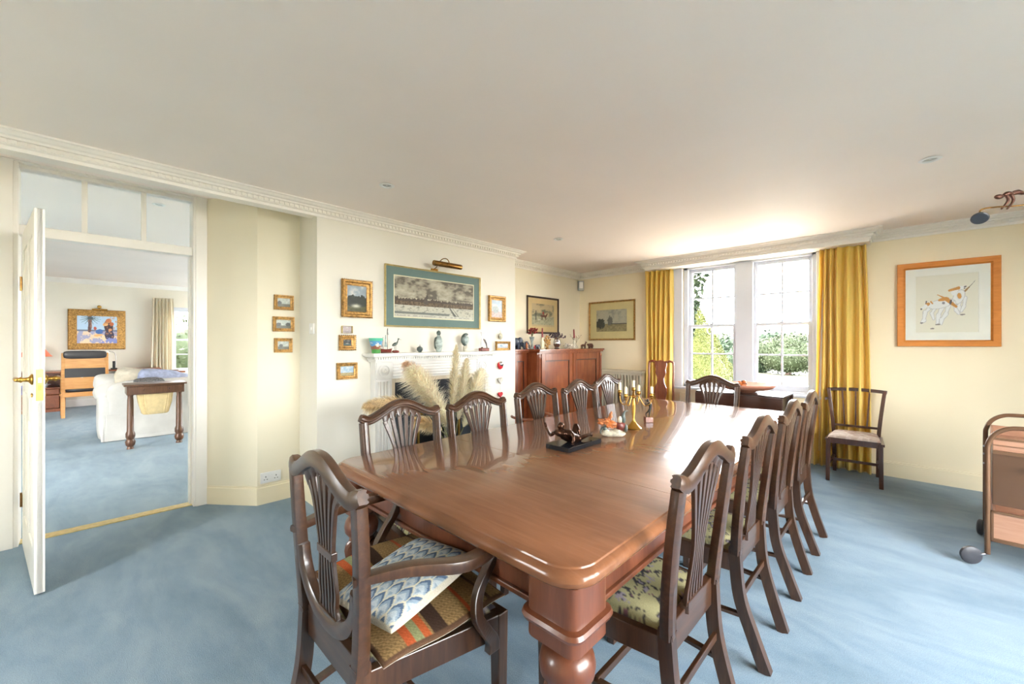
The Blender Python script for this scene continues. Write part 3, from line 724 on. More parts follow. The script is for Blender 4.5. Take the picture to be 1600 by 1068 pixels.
# woven mat and cushion on the armchair
def shaped(name, label, cat, loc, rot, hw, hd, h, colfn, n=90, wave=.0):
    u, v = np.meshgrid(np.linspace(-1, 1, n), np.linspace(-1, 1, n))
    e = np.clip(1-u**4, 0, 1)**.5*np.clip(1-v**4, 0, 1)**.5
    k = 1-.06*(u*u*v*v)*0
    X = u*hw*(1-.05*(1-v*v)); X = u*hw*(1+.0*v); Y = v*hd
    Zt = h*(.10+.9*e)+wave*np.sin(u*5)*np.cos(v*4); Zb = -h*.55*e+wave*np.sin(u*5)*np.cos(v*4)
    c = colfn(u, v)
    vs = np.concatenate([np.stack([X.ravel(), Y.ravel(), Zt.ravel()], 1), np.stack([X.ravel(), Y.ravel(), Zb.ravel()], 1)])
    i = np.arange(n*n).reshape(n, n); q = np.stack([i[:-1, :-1].ravel(), i[:-1, 1:].ravel(), i[1:, 1:].ravel(), i[1:, :-1].ravel()], 1)
    j = i+n*n; q2 = np.stack([j[:-1, :-1].ravel(), j[1:, :-1].ravel(), j[1:, 1:].ravel(), j[:-1, 1:].ravel()], 1)
    bd = np.concatenate([i[0, :], i[1:, -1], i[-1, ::-1][1:], i[::-1, 0][1:]])
    q3 = np.stack([bd[:-1], bd[:-1]+n*n, bd[1:]+n*n, bd[1:]], 1)
    cb = np.tile(np.array([[.62, .56, .46]]), (n*n, 1))
    o = npmesh(name, vs, np.concatenate([q, q2, q3]), M['fabric'], None, np.concatenate([c.reshape(-1, 3), cb]), True)
    tag(o, label, cat); o.location = loc; o.rotation_euler = rot; return o
def matcol(u, v):
    a = np.zeros(u.shape+(3,)); a[:] = (.36, .23, .10)
    x = u*40; y = v*34; w_ = (np.floor(x)+np.floor(y)) % 2; a *= np.where(w_ > 0, 1.0, .72)[..., None]
    for c0, c1, col in ((-.24, -.02, (.06, .035, .025)), (-.38, -.28, (.55, .13, .04)), (-.52, -.38, (.30, .32, .16)), (-.64, -.52, (.55, .12, .04)), (.34, .40, (.50, .12, .05)), (.70, .76, (.12, .07, .04))):
        m = (v > c0) & (v < c1); a[m] = col; 
    a *= np.where(w_ > 0, 1.0, .8)[..., None]
    a[(np.abs(u) > .955) | (np.abs(v) > .955)] = (.11, .06, .035); return a
mt = shaped('woven_seat_mat', 'brown basketweave seat mat with orange and green stripes on the armchair', 'seat mat', (-1.205, .735, .500), (radians(2), radians(3), radians(-3)), .272, .205, .024, matcol, 110, .006)
def cushcol(u, v):
    a = np.zeros(u.shape+(3,)); p = u*3.6; row = v*3.4; ir = np.floor(row)
    x = ((p+.5*(ir % 2)) % 1)-.5; y = row-ir
    top = .40+.56*(1-np.abs(2*x)**1.5); d = y-top
    a[:] = (.26, .34, .42); a[d > -.34] = (.09, .14, .22); a[d < -.58] = (.44, .50, .54); a[d > 0] = (.44, .50, .54)
    a[(d > .30)] = (.26, .34, .42)
    a[(np.abs(d) < .085) | ((np.abs(x) > .455) & (y < .42))] = (.62, .58, .44)
    a[(np.abs(u) > .97) | (np.abs(v) > .97)] = (.55, .50, .40)
    return a
cu = shaped('blue_cushion', 'blue and cream scale pattern needlepoint cushion on the woven mat', 'cushion', (-1.120, .695, .566), (radians(8), radians(-3), radians(8)), .138, .172, .045, cushcol, 110)

# ------------------------------------------------------------------ fireplace
fp = thing('fireplace', 'white fluted fireplace surround with roundel corner blocks and dark insert', 'fireplace', (CX+.002, 2.38, 0))
X0 = 0
b = MB()
b.box(0, .205, -.735, .70, 1.190, 1.215); b.box(0, .185, -.72, .685, 1.180, 1.192); b.build('mantel_shelf', M['firewhite'], fp, bev=.004)
b = MB(); b.box(0, .150, -.69, .665, 1.150, 1.180); b.box(0, .125, -.68, .655, 1.135, 1.152); 
b.build('bed_mould', M['firewhite'], fp, bev=.003)
b = MB()
for i in range(60):
    y_ = -.683+i*1.34/59; b.box(.149, .160, y_-.0065, y_+.0065, 1.160, 1.178)
for i in range(7): b.box(.01+i*.022, .023+i*.022, -.698, -.689, 1.160, 1.178)
b.build('dentil', M['firewhite'], fp, kind='stuff')
b = MB(); b.box(0, .085, -.66, -.50, 0, .985); b.box(0, .085, .50, .64, 0, .985); b.box(0, .085, -.50, .50, .985, 1.137); b.box(0, .085, -.66, -.50, .985, 1.137); b.box(0, .085, .50, .64, .985, 1.137)
b.build('body', M['firewhite'], fp)
for yc in (-.58, .57):
    for k in range(4):
        f = MB(); y_ = yc-.045+k*.030; f.tube([(.085, y_, .16), (.085, y_, .965)], .011, 8); f.build('flute', M['firewhite'], fp, smooth=True)
    f = MB(); f.box(.084, .095, yc-.072, yc+.072, .985, 1.132); f.box(.084, .10, yc-.075, yc+.075, .0, .15); f.build('corner_block', M['firewhite'], fp, bev=.003)
    f = MB(); f.lathe([(.056, .094), (.056, .104), (.046, .104), (.042, .097), (.032, .097), (.028, .106), (.018, .108), (.010, .100), (.001, .104)], (0, yc, 1.060), 28, 'x'); f.build('roundel', M['firewhite'], fp, smooth='auto')
for k in range(5):
    f = MB(); z_ = 1.008+k*.026; f.tube([(.085, -.49, z_), (.085, .49, z_)], .010, 8); f.build('reed', M['firewhite'], fp, smooth=True)
b = MB(); b.box(0, .06, -.50, -.455, 0, .985); b.box(0, .06, .455, .50, 0, .985); b.box(0, .06, -.455, .455, .945, .985); b.build('inner_slip', M['marble'], fp, bev=.003)
b = MB(); b.box(0, .035, -.455, -.19, 0, .945); b.box(0, .035, .28, .455, 0, .945); b.box(0, .035, -.19, .28, .62, .945); b.build('slate_panel', M['slate'], fp)
b = MB(); b.box(.03, .05, -.21, -.19, 0, .64); b.box(.03, .05, .28, .30, 0, .64); b.box(.03, .05, -.21, .30, .62, .64); b.build('brass_trim', M['brass'], fp, bev=.002)
b = MB(); b.box(-.20, .0, -.185, .275, 0, .015); b.box(-.2, -.19, -.185, .275, 0, .6)
b.build('firebox', M['black'], fp)
b = MB(); 
for i in range(9): b.box(-.02, -.008, -.15+i*.048, -.138+i*.048, .10, .26)
b.box(-.02, -.008, -.16, .25, .09, .105); b.box(-.02, -.008, -.16, .25, .255, .268); b.build('grate', M['black'], fp)
b = MB(); b.box(0, .36, -.62, .60, 0, .02); b.build('hearth', M['slate'], fp, bev=.004)

# ------------------------------------------------------------------ framed pictures
def rectloft(b, w_, h_, rings, z0=0):
    for i in range(4):
        pass
    R_ = [[(-w_/2+i_, -y_, z0-h_/2+i_), (w_/2-i_, -y_, z0-h_/2+i_), (w_/2-i_, -y_, z0+h_/2-i_), (-w_/2+i_, -y_, z0+h_/2-i_)] for i_, y_ in rings]
    return b.loft(R_, cap=False)
def picture(label, loc, rz, w_, h_, fw, dp, fm, canvas, mount=0, mcol=None, inner=None, beads=False, group=None, name='framed_picture', tilt=0, profile=None, oil=False, line=None):
    t = thing(name, label, 'picture', loc, rz, group); t.rotation_euler = (tilt, 0, rz)
    b = MB(); rectloft(b, w_, h_, profile or [(0, 0), (0, dp*.75), (fw*.12, dp), (fw*.38, dp*.92), (fw*.55, dp*.6), (fw*.85, dp*.5), (fw, dp*.38)])
    fr = b.build('frame', fm, t, smooth='auto')
    b = MB(); b.box(-w_/2+.004, w_/2-.004, -.006, 0, -h_/2+.004, h_/2-.004); b.build('backing', M['redwood'], t)
    if beads:
        q = MB()
        nxx, nzz = int(w_/.016), int(h_/.016)
        for i in range(nxx+1):
            x = -w_/2+w_*i/nxx
            for z in (-h_/2, h_/2): q.ell((x, -dp*.7, z), (.0065, .008, .0065), 6, 4)
        for i in range(1, nzz):
            z = -h_/2+h_*i/nzz
            for x in (-w_/2, w_/2): q.ell((x, -dp*.7, z), (.0065, .008, .0065), 6, 4)
        q.build('carved_edge', fm, fr, smooth=True, kind='stuff')
    iw, ih = w_-2*fw, h_-2*fw
    y = -dp*.38
    if mount:
        b = MB(); rectloft(b, iw+.004, ih+.004, [(0, dp*.36), (mount, dp*.36), (mount+.003, dp*.30)]); b.build('mount', mcol, t)
        if line: 
            b = MB(); rectloft(b, iw-2*mount+2*line[0], ih-2*mount+2*line[0], [(0, dp*.375), (line[0], dp*.375)]); b.build('mount_line', line[1], t)
        iw -= 2*mount; ih -= 2*mount
    flat(canvas, 'painting' if oil else 'print', t, iw, ih, -dp*.30, M['paint'] if oil else M['print'])
    if not oil:
        b = MB(); b.box(-w_/2+fw*.9, w_/2-fw*.9, -dp*.42, -dp*.40, -h_/2+fw*.9, h_/2-fw*.9); b.build('glass', M['picglass'], t)
    return t
def landscape(nx, ny, seed, sky, land, dark, hor=.42, trees=(.2,), light=None):
    c = Canvas(nx, ny, sky); n = fbm(c.U*c.asp, c.W, 5, seed); n2 = fbm(c.U*c.asp, c.W, 14, seed+5)
    c.a *= (.8+.4*n)[..., None]; c.mixin((n-.5)*3, (.62, .62, .58))
    g = c.W < hor+.04*(n-.5); c.put(g, land); c.a[g] *= (.6+.9*n2)[g][:, None]
    for t_ in trees:
        r = .26; m = (((c.U-t_)*c.asp/(r*1.1))**2+((c.W-hor-.12)/(r))**2 < .7+.9*(n2-.5)); c.put(m, dark); c.a[m] *= (.5+1.1*n)[m][:, None]
    if light: c.mixin(np.exp(-(((c.U-light[0])/.2)**2+((c.W-light[1])/.06)**2))*.9, (.72, .70, .60))
    return c
HX = pi/2
# the engraving of a river city
cv = Canvas(230, 110, (.50, .45, .36)); U, W = cv.U, cv.W
n = fbm(U*2.2, W*1.6, 5, 11); n2 = fbm(U*2, W*2, 20, 5); hn = vn(U, W*.2, 60, 9)
cv.mixin((n-.47)*5*(W > .5), (.22, .19, .16)); cv.mixin((.44-n)*4*(W > .5), (.66, .62, .52))
m = (W < .50) & (W > .30); cv.put(m & (W < .47-.05*hn), (.24, .18, .13)); cv.a[m] *= (.5+.9*vn(U*3, W*1.5, 25, 2))[m][:, None]
sky = (.42+.07*vn(U, W*0, 61, 4)+.03*(vn(U, W*0, 30, 5) > .8)); cv.put((W < sky) & (W > .40), (.16, .13, .11))
for sx_, sh in ((.06, .06), (.2, .05), (.31, .06), (.52, .13), (.58, .05), (.62, .06), (.71, .07), (.8, .05), (.9, .06)): cv.seg(sx_, .42, sx_, .45+sh, .008, .001, (.12, .10, .09))
cv.seg(.36, .40, .36, .50, .06, .035, (.18, .15, .13)); cv.ell(.375, .54, .028, .055, 0, (.16, .14, .12)); cv.seg(.375, .55, .375, .64, .008, .002, (.14, .12, .10))
m = (W < .30); cv.put(m, (.66, .63, .54)); cv.mixin((n2-.52)*4*m, (.35, .34, .30))
for bx_, by_ in ((.10, .25), (.18, .22), (.27, .26), (.38, .20), (.5, .24), (.58, .19), (.82, .20), (.88, .25), (.93, .17), (.33, .14)): cv.seg(bx_-.012, by_, bx_+.014, by_, .006, .003, (.18, .16, .14)); cv.seg(bx_, by_, bx_, by_+.045, .003, .001, (.2, .18, .16))
cv.seg(.665, .30, .745, .06, .012, .035, (.20, .19, .18)); cv.seg(.70, .30, .79, .07, .004, .015, (.30, .28, .25))
m = (W < .13) & (W > .075) & (U < .66); cv.put(m, (.28, .29, .27)); cv.put(W < .07, (.70, .67, .60)); cv.mixin(((W < .05) & (W > .025))*(hn > .5)*.6, (.35, .32, .28))
bp = picture('large engraving of a river city in a grey-green mount above the mantelpiece', (CX+.004, 2.418, 1.733), HX, 1.135, .565, .014, .028, M['palegold'], cv, .083, plain('sage_mount', C(112, 134, 130), .7, var=.03), line=(.010, M['candle']), name='framed_engraving')
cvv = landscape(60, 80, 21, (.36, .42, .46), (.10, .10, .04), (.035, .045, .03), .30, (.25, .75), (.45, .22))
picture('largest gilt-framed oil painting of woodland, left of the engraving', (CX+.004, 1.592, 1.677), HX, .262, .312, .047, .035, M['gold'], cvv, beads=True, oil=True, name='framed_painting')
picture('tiny pale seascape in a thin frame under the woodland painting', (CX+.004, 1.505, 1.414), HX, .085, .062, .003, .03, M['palegold'], landscape(40, 30, 3, (.55, .48, .50), (.42, .38, .38), (.5, .45, .46), .3, ()), oil=True, name='framed_painting')
picture('small gilt frame with a dark picture, directly left of the mantel ornaments', (CX+.004, 1.510, 1.305), HX, .138, .120, .036, .024, M['gold'], landscape(40, 30, 5, (.02, .03, .03), (.06, .12, .12), (.02, .03, .03), .4, (.2, .8), (.5, .35)), beads=True, oil=True, name='framed_painting')
picture('small gilt-framed seaside painting below the mantel level left of the fireplace', (CX+.004, 1.508, 1.069), HX, .172, .138, .030, .026, M['gold'], landscape(46, 34, 8, (.38, .50, .60), (.40, .34, .18), (.3, .3, .2), .32, ()), oil=True, name='framed_painting')
picture('upright gilt-framed pastel painting right of the engraving', (CX+.004, 3.245, 1.692), HX, .262, .292, .048, .030, M['gold'], landscape(44, 56, 13, (.42, .52, .60), (.44, .36, .34), (.36, .40, .40), .35, (.4,), (.3, .7)), oil=True, name='framed_painting')
picture('small wide gilt frame above the right end of the mantelpiece', (CX+.004, 3.338, 1.270), HX, .225, .105, .028, .030, M['gold'], landscape(46, 24, 15, (.45, .52, .56), (.36, .40, .44), (.22, .32, .40), .4, (.35,)), oil=True, name='framed_painting')
lb3 = ('topmost of the three little gilt landscapes beside the doorway', 'middle of the three little gilt landscapes beside the doorway', 'lowest of the three little gilt landscapes beside the doorway')
for i, (y_, z_, w_, h_) in enumerate(((1.142, 1.640, .150, .124), (1.140, 1.460, .164, .124), (1.138, 1.283, .138, .120))):
    picture(lb3[i], (-3.757, y_, z_), HX, w_, h_, .027, .022, M['gold'], landscape(44, 32, 30+i*3, (.42, .46, .40), (.10, .10, .05), (.03, .035, .02), .34, ((.15,), (.15, .8), (.3,))[i]), group='three little gilt landscapes', oil=True, name='framed_painting')
# picture light over the engraving
pl = thing('picture_light', 'brass picture light arching over the river city engraving', 'picture light', (CX, 2.40, 2.02))
b = MB(); b.lathe([(.001, -.165), (.024, -.165), (.026, -.160), (.026, .160), (.024, .165), (.001, .165)], (.165, .035, .040), 16, 'y'); b.build('shade', M['tarnish'], pl, smooth='auto')
b = MB(); b.tube(smooth_path([(.012, -.02, .012), (.06, -.02, .03), (.10, -.02, .07), (.14, .0, .100), (.165, .03, .095), (.172, .05, .060)]), .0045, 7); b.build('arm', M['tarnish'], pl, smooth=True)
b = MB(); b.box(.0, .014, -.05, .03, .0, .018); b.build('bracket', M['brass'], pl, bev=.003)
# hunting print and landscape print in the corner, hounds on the right
cv = Canvas(80, 90, (.56, .45, .28)); U, W = cv.U, cv.W; n = fbm(U, W, 6, 31); n2 = fbm(U, W, 18, 4)
cv.mixin((n-.46)*4*(W > .45), (.20, .20, .14)); m = W < .45; cv.put(m, (.42, .40, .28)); cv.a[m] *= (.6+.8*n2)[m][:, None]
cv.ell(.52, .47, .13, .05, 0, (.16, .06, .04)); cv.seg(.62, .47, .68, .58, .03, .02, (.16, .06, .04)); cv.ell(.5, .60, .035, .07, 0, (.35, .08, .06))
for x_ in (.42, .46, .58, .61): cv.seg(x_, .45, x_+.02, .30, .012, .008, (.13, .06, .04))
cv.seg(.18, .68, .18, .3, .02, .02, (.10, .10, .08)); cv.seg(.3, .3, .36, .3, .03, .02, (.6, .56, .46)); cv.put(W < .08, (.56, .45, .28))
picture('hunting print with horse in dark frame above the tall cabinet', (-3.757, 4.535, 1.698), HX, .70, .525, .026, .024, M['darkwood'], cv, .075, plain('buff_mount', C(206, 178, 128), .8, var=.03), name='framed_print')
cv = Canvas(100, 64, (.56, .52, .42)); U, W = cv.U, cv.W; n = fbm(U*1.5, W, 6, 41); n2 = fbm(U*1.5, W, 18, 14)
cv.mixin((n-.5)*3*(W > .4), (.36, .36, .33)); m = (W < .36); cv.put(m, (.40, .34, .20)); cv.a[m] *= (.6+.8*n2)[m][:, None]
m = ((U-.14)*1.3/.22)**2+((W-.36)/.26)**2 < .8+1.2*(n2-.5); cv.put(m, (.12, .12, .10)); m = ((U-.46)*1.3/.13)**2+((W-.50)/.26)**2 < .7+1.6*(n2-.5); cv.put(m, (.26, .25, .22))
cv.mixin(((np.abs(W-.35) < .02) & (U > .5))*.8, (.14, .14, .13))
picture('wide landscape print in gilt frame between corner and yellow curtain', (-3.19, 5.458, 1.640), 0, .775, .590, .026, .026, M['gold'], cv, .105, plain('straw_mount', C(224, 206, 150), .8, var=.03), name='framed_print')
cv = Canvas(160, 160, (.80, .74, .60)); cv.K = (1.0, .5, .45, .5, .47); W_ = (.84, .82, .80); T_ = (.60, .24, .05); D_ = (.10, .08, .08); G_ = (.48, .45, .46)
def leg_(pts, w0, w1, c=W_):
    for (a, q) in zip(pts[:-1], pts[1:]): cv.seg(a[0], a[1], q[0], q[1], w0+.008, w1+.008, G_)
    for (a, q) in zip(pts[:-1], pts[1:]): cv.seg(a[0], a[1], q[0], q[1], w0, w1, c)
cv.seg(.72, .60, .86, .74, .020, .012, (.30, .16, .06)); cv.seg(.86, .74, .95, .84, .006, .002, D_)
leg_([(.74, .60), (.70, .42), (.72, .34)], .030, .016); leg_([(.80, .56), (.78, .42), (.74, .34)], .026, .016)
cv.ell(.70, .58, .135, .085, 60, G_); cv.ell(.70, .58, .125, .078, 60, W_); cv.ell(.71, .60, .032, .05, 10, T_); cv.seg(.63, .66, .66, .72, .05, .035, W_)
cv.ell(.74, .735, .065, .030, 8, W_); cv.seg(.55, .70, .70, .735, .018, .026, T_); cv.ell(.80, .75, .025, .012, 20, D_); cv.ell(.79, .72, .012, .010, 0, D_)
leg_([(.26, .44), (.16, .34), (.14, .20), (.10, .16)], .034, .016); leg_([(.33, .42), (.27, .32), (.30, .22)], .026, .015)
leg_([(.44, .42), (.38, .28), (.36, .14)], .036, .018); leg_([(.54, .44), (.50, .30), (.43, .20), (.42, .13)], .034, .016); leg_([(.62, .50), (.66, .36), (.70, .30)], .028, .016)
cv.ell(.42, .48, .215, .080, 12, G_); cv.ell(.42, .48, .205, .073, 12, W_); cv.seg(.56, .53, .36, .64, .022, .006, T_); cv.seg(.50, .56, .66, .42, .035, .022, T_)
cv.ell(.46, .555, .09, .03, 10, T_); cv.ell(.40, .54, .03, .018, 0, T_); cv.ell(.575, .50, .02, .045, -15, D_); cv.ell(.46, .49, .025, .022, 0, (.25, .22, .24))
cv.ell(.21, .475, .065, .050, -10, W_); cv.ell(.20, .48, .045, .030, 20, T_); cv.seg(.17, .45, .11, .415, .030, .020, W_); cv.ell(.095, .40, .018, .014, 0, D_); cv.seg(.255, .52, .28, .49, .014, .012, T_); cv.seg(.18, .53, .17, .50, .012, .008, D_)
for x_, y_, r_ in ((.10, .155, .03), (.37, .12, .045), (.28, .05, .035), (.76, .28, .04)): cv.ell(x_, y_, r_, .012, 3, (.20, .17, .15))
picture('large dog print of two running hounds in an orange wood frame', (.2575, 5.458, 1.6635), 0, .650, .785, .058, .030, M['frameorange'], cv, .070, plain('offwhite_mount', C(244, 240, 230), .8, var=.02), name='framed_print',
        profile=[(0, 0), (0, .030), (.003, .033), (.044, .027), (.047, .022), (.058, .012)])

# ------------------------------------------------------------------ tall mahogany cabinet in the recess
cb = thing('breakfront_cabinet', 'tall mahogany breakfront cabinet with panelled doors in the corner recess', 'cabinet', (-3.74, 3.57, 0))
CT = 1.225
b = MB(); b.box(.0, .30, .01, .27, .0, CT-.03); b.box(.0, .47, .27, 1.72, .0, CT-.03); b.build('body', M['cabinet'], cb, bev=.003)
b = MB(); b.prism([(0, 0), (.34, 0), (.34, .26), (.52, .26), (.52, 1.745), (0, 1.745)], CT-.022, CT); b.prism([(0, .003), (.325, .003), (.325, .27), (.505, .27), (.505, 1.735), (0, 1.735)], CT-.045, CT-.022)
b.build('cabinet_top', M['cabinet'], cb, bev=.003)
b = MB(); b.box(0, .32, .0, .28, 0, .09); b.box(0, .49, .26, 1.74, 0, .09); b.build('plinth', M['cabinet'], cb, bev=.004)
for y0, y1, x in ((.015, .245, .30), (.335, .985, .47), (1.0, 1.65, .47)):
    b = MB(); z0, z1 = .12, CT-.06; w_ = .05 if x < .4 else .075
    b.box(x, x+.020, y0, y0+w_, z0, z1); b.box(x, x+.020, y1-w_, y1, z0, z1); b.box(x, x+.020, y0+w_, y1-w_, z1-.085, z1); b.box(x, x+.020, y0+w_, y1-w_, z0, z0+.09)
    d_ = b.build('door', M['cabinet'], cb, bev=.002)
    b = MB(); b.box(x+.002, x+.009, y0+w_, y1-w_, z0+.09, z1-.085); b.build('panel', M['cabinet'], d_)
    b = MB(); a0, a1, b0, b1 = y0+w_, y1-w_, z0+.09, z1-.085
    b.box(x+.005, x+.016, a0, a0+.010, b0, b1); b.box(x+.005, x+.016, a1-.010, a1, b0, b1); b.box(x+.005, x+.016, a0, a1, b1-.010, b1); b.box(x+.005, x+.016, a0, a1, b0, b0+.010)
    b.build('panel_bead', M['darkwood'], d_)
    b = MB(); b.lathe([(.004, x+.020), (.005, x+.028), (.012, x+.036), (.008, x+.044)], (0, y1-w_/2 if y0 < .5 else y0+w_/2, .66), 12, 'x'); b.build('knob', M['brass'], d_, smooth=True)
b = MB(); b.lathe([(.018, .10), (.024, .12), (.020, .14), (.020, 1.10), (.026, 1.13), (.020, 1.165)], (.475, .302, 0), 14); b.build('pilaster', M['cabinet'], cb, smooth='auto')
b = MB(); b.lathe([(.018, .10), (.024, .12), (.020, .14), (.020, 1.10), (.026, 1.13), (.020, 1.165)], (.475, 1.695, 0), 14); b.build('pilaster', M['cabinet'], cb, smooth='auto')

def elephant(name, loc, s, rz, mat, label):
    t = thing(name, label, 'figurine', loc, rz, None)
    b = MB(); b.soft((0, 0, .075*s), (.060*s, .036*s, .040*s), .75, 16, 10)
    for x_ in (-.036, .036):
        for y_ in (-.018, .018): b.tube([(x_*s, y_*s, .07*s), (x_*s, y_*s, .0)], [.016*s, .013*s], 8)
    b.ell((.072*s, 0, .092*s), (.028*s, .024*s, .028*s)); b.tube(smooth_path([(.09*s, 0, .09*s), (.112*s, 0, .06*s), (.112*s, 0, .02*s), (.122*s, 0, .008*s)], 4), [.011*s]*9+[.006*s]*4, 7)
    b.tube([(-.058*s, 0, .09*s), (-.068*s, 0, .05*s)], .003*s, 5); b.build('body', mat, t, smooth=True)
    e = MB(); 
    for y_ in (-1, 1): e.ell((.058*s, y_*.028*s, .088*s), (.018*s, .005*s, .026*s))
    e.build('ear', mat, t, smooth=True, kind='stuff')
    q = MB(); 
    for y_ in (-1, 1): q.tube([(.092*s, y_*.014*s, .075*s), (.115*s, y_*.016*s, .066*s)], [.004*s, .001*s], 5)
    q.build('tusk', M['candle'], t, smooth=True, kind='stuff')
M['elephant'] = plain('slate_blue_elephant', C(58, 68, 84), .4, var=.2, scale=40)
ZC = CT
elephant('elephant_figurine', (-3.50, 3.665, ZC), 1.25, radians(75), M['elephant'], 'largest dark blue elephant figurine at the left end of the cabinet top')
elephant('elephant_figurine', (-3.54, 3.86, ZC), .85, radians(60), M['elephant'], 'middle sized dark elephant figurine behind the orange figure')
elephant('elephant_figurine', (-3.40, 3.985, ZC), .50, radians(80), M['elephant'], 'smallest dark elephant figurine beside the candlestick')
def bird_fig(name, label, loc, s, mat, mat2, rz=0, cat='figurine', upright=False):
    t = thing(name, label, cat, loc, rz)
    b = MB(); b.soft((0, 0, .045*s), (.022*s, .018*s, .036*s), .8, 14, 10); b.ell((.006*s, 0, .086*s), (.014*s, .012*s, .014*s)); b.build('body', mat, t, smooth=True)
    b = MB(); b.tube([(.018*s, 0, .086*s), (.034*s, 0, .080*s)], [.005*s, .001*s], 6); b.build('beak', mat2, t, smooth=True)
    b = MB(); b.lathe([(.020*s, 0), (.022*s, .006*s), (.012*s, .012*s)], (0, 0, 0), 12); b.build('foot', mat2, t, smooth='auto')
bird_fig('orange_figurine', 'small orange standing figurine between the dark elephants', (-3.40, 3.79, ZC), .85, M['orange'], M['rust'], radians(-60))
bird_fig('red_figurine', 'small red and white figurine in front of the elephants', (-3.37, 3.905, ZC), .5, M['red'], M['cream_cer'], radians(-60))
def twigs(parent, c, n, spread, h, r, mat, bm, br, nb, seed, name='stem', bn='blossom'):
    rr = random.Random(seed); s = MB(); f = MB()
    for i in range(n):
        a = rr.uniform(0, 2*pi); q = rr.uniform(.2, 1)*spread; top = (c[0]+cos(a)*q, c[1]+sin(a)*q, c[2]+h*rr.uniform(.7, 1))
        s.tube(smooth_path([c, (c[0]+cos(a)*q*.3, c[1]+sin(a)*q*.3, c[2]+h*.45), top], 3), r, 5)
        for k in range(nb): f.ell((top[0]+rr.uniform(-1, 1)*br*2, top[1]+rr.uniform(-1, 1)*br*2, top[2]+rr.uniform(-2, 1)*br*1.5), (br*rr.uniform(.6, 1), br*rr.uniform(.6, 1), br*rr.uniform(.5, .9)), 7, 5)
    s.build(name, mat, parent, smooth=True, kind='stuff'); f.build(bn, bm, parent, smooth=True, kind='stuff')
M['stemgreen'] = plain('dry_stem', C(120, 118, 80), .7)
M['redpetal'] = plain('dried_red_petals', C(150, 52, 50), .8, var=.4, scale=80)
M['purple'] = plain('dried_purple_petals', C(98, 80, 88), .8, var=.5, scale=80)
M['whitepetal'] = plain('white_petals', C(222, 214, 200), .8, var=.1, scale=80)
def vase(name, label, loc, prof, mat, flowers=None, cat='vase'):
    t = thing(name, label, cat, loc)
    b = MB(); b.lathe(prof, (0, 0, 0), 20); b.build('body', mat, t, smooth='auto')
    if flowers: twigs(t, (0, 0, prof[-1][1]-.03), *flowers)
    return t
vase('flower_vase', 'pale vase of dried red flowers beside the elephants', (-3.48, 3.98, ZC), [(.022, 0), (.028, .01), (.012, .05), (.016, .10), (.034, .15), (.030, .16)], M['greycer'], (16, .06, .13, .0018, M['stemgreen'], M['redpetal'], .013, 4, 4))
vase('silver_jug', 'silver jug of dried purple flowers in the middle of the cabinet top', (-3.40, 4.40, ZC), [(.03, 0), (.036, .01), (.026, .02), (.050, .06), (.052, .09), (.036, .13), (.042, .15)], M['silver'], (18, .09, .085, .0018, M['stemgreen'], M['purple'], .014, 4, 8), 'jug')
vase('glass_vase', 'slim glass vase of thin white twigs at the far left of the cabinet top', (-3.60, 3.63, ZC), [(.03, 0), (.032, .004), (.02, .05), (.016, .14), (.022, .2)], M['picglass'], (9, .05, .15, .0012, M['whitepetal'], M['whitepetal'], .006, 3, 12))
vase('twig_vase', 'small white vase of bare twigs right of the red candle', (-3.42, 4.86, ZC), [(.025, 0), (.03, .008), (.036, .03), (.02, .055), (.022, .06)], M['cream_cer'], (14, .10, .17, .0012, M['stemgreen'], M['redpetal'], .006, 1, 17))
def candlestick(label, loc, mat, ch_, lean=0):
    t = thing('candlestick', label, 'candlestick', loc)
    b = MB(); b.lathe([(.036, 0), (.038, .006), (.016, .02), (.022, .05), (.026, .08), (.016, .11), (.012, .13), (.022, .142), (.018, .15)], (0, 0, 0), 18); b.build('stick', mat, t, smooth='auto')
    b = MB(); b.tube([(0, 0, .14), (0, lean, .14+ch_)], [.0115, .009], 12); c = b.build('candle', M['redwax'], t, smooth='auto')
    b = MB(); b.tube([(0, lean, .14+ch_), (0, lean, .148+ch_)], .0012, 5); b.build('wick', M['black'], c)
candlestick('white candlestick with a dark red candle before the hunting print', (-3.38, 4.07, ZC), M['candle'], .13)
candlestick('pale candlestick with a leaning red candle, right of the silver jug', (-3.36, 4.745, ZC), M['cream_cer'], .13, -.012)
# golden fretted ornament
t = thing('golden_ornament', 'golden fretted leaf ornament behind the silver jug and candlestick', 'ornament', (-3.42, 4.22, ZC), radians(90))
b = MB(); b.lathe([(.03, 0), (.03, .008), (.012, .016)], (0, 0, 0), 14); b.build('foot', M['tarnish'], t, smooth='auto')
b = MB(); rr = random.Random(5)
for i in range(46):
    a = rr.uniform(0, 2*pi); q = rr.uniform(0, 1)**.5; b.ell((q*.052*cos(a), rr.uniform(-.012, .012), .095+q*.075*sin(a)), (.014, .006, .018), 6, 4, V((0, 0, 1)).rotation_difference(V((cos(a), 0, sin(a)+.01)).normalized()))
b.build('leafwork', M['gold'], t, smooth=True, kind='stuff')
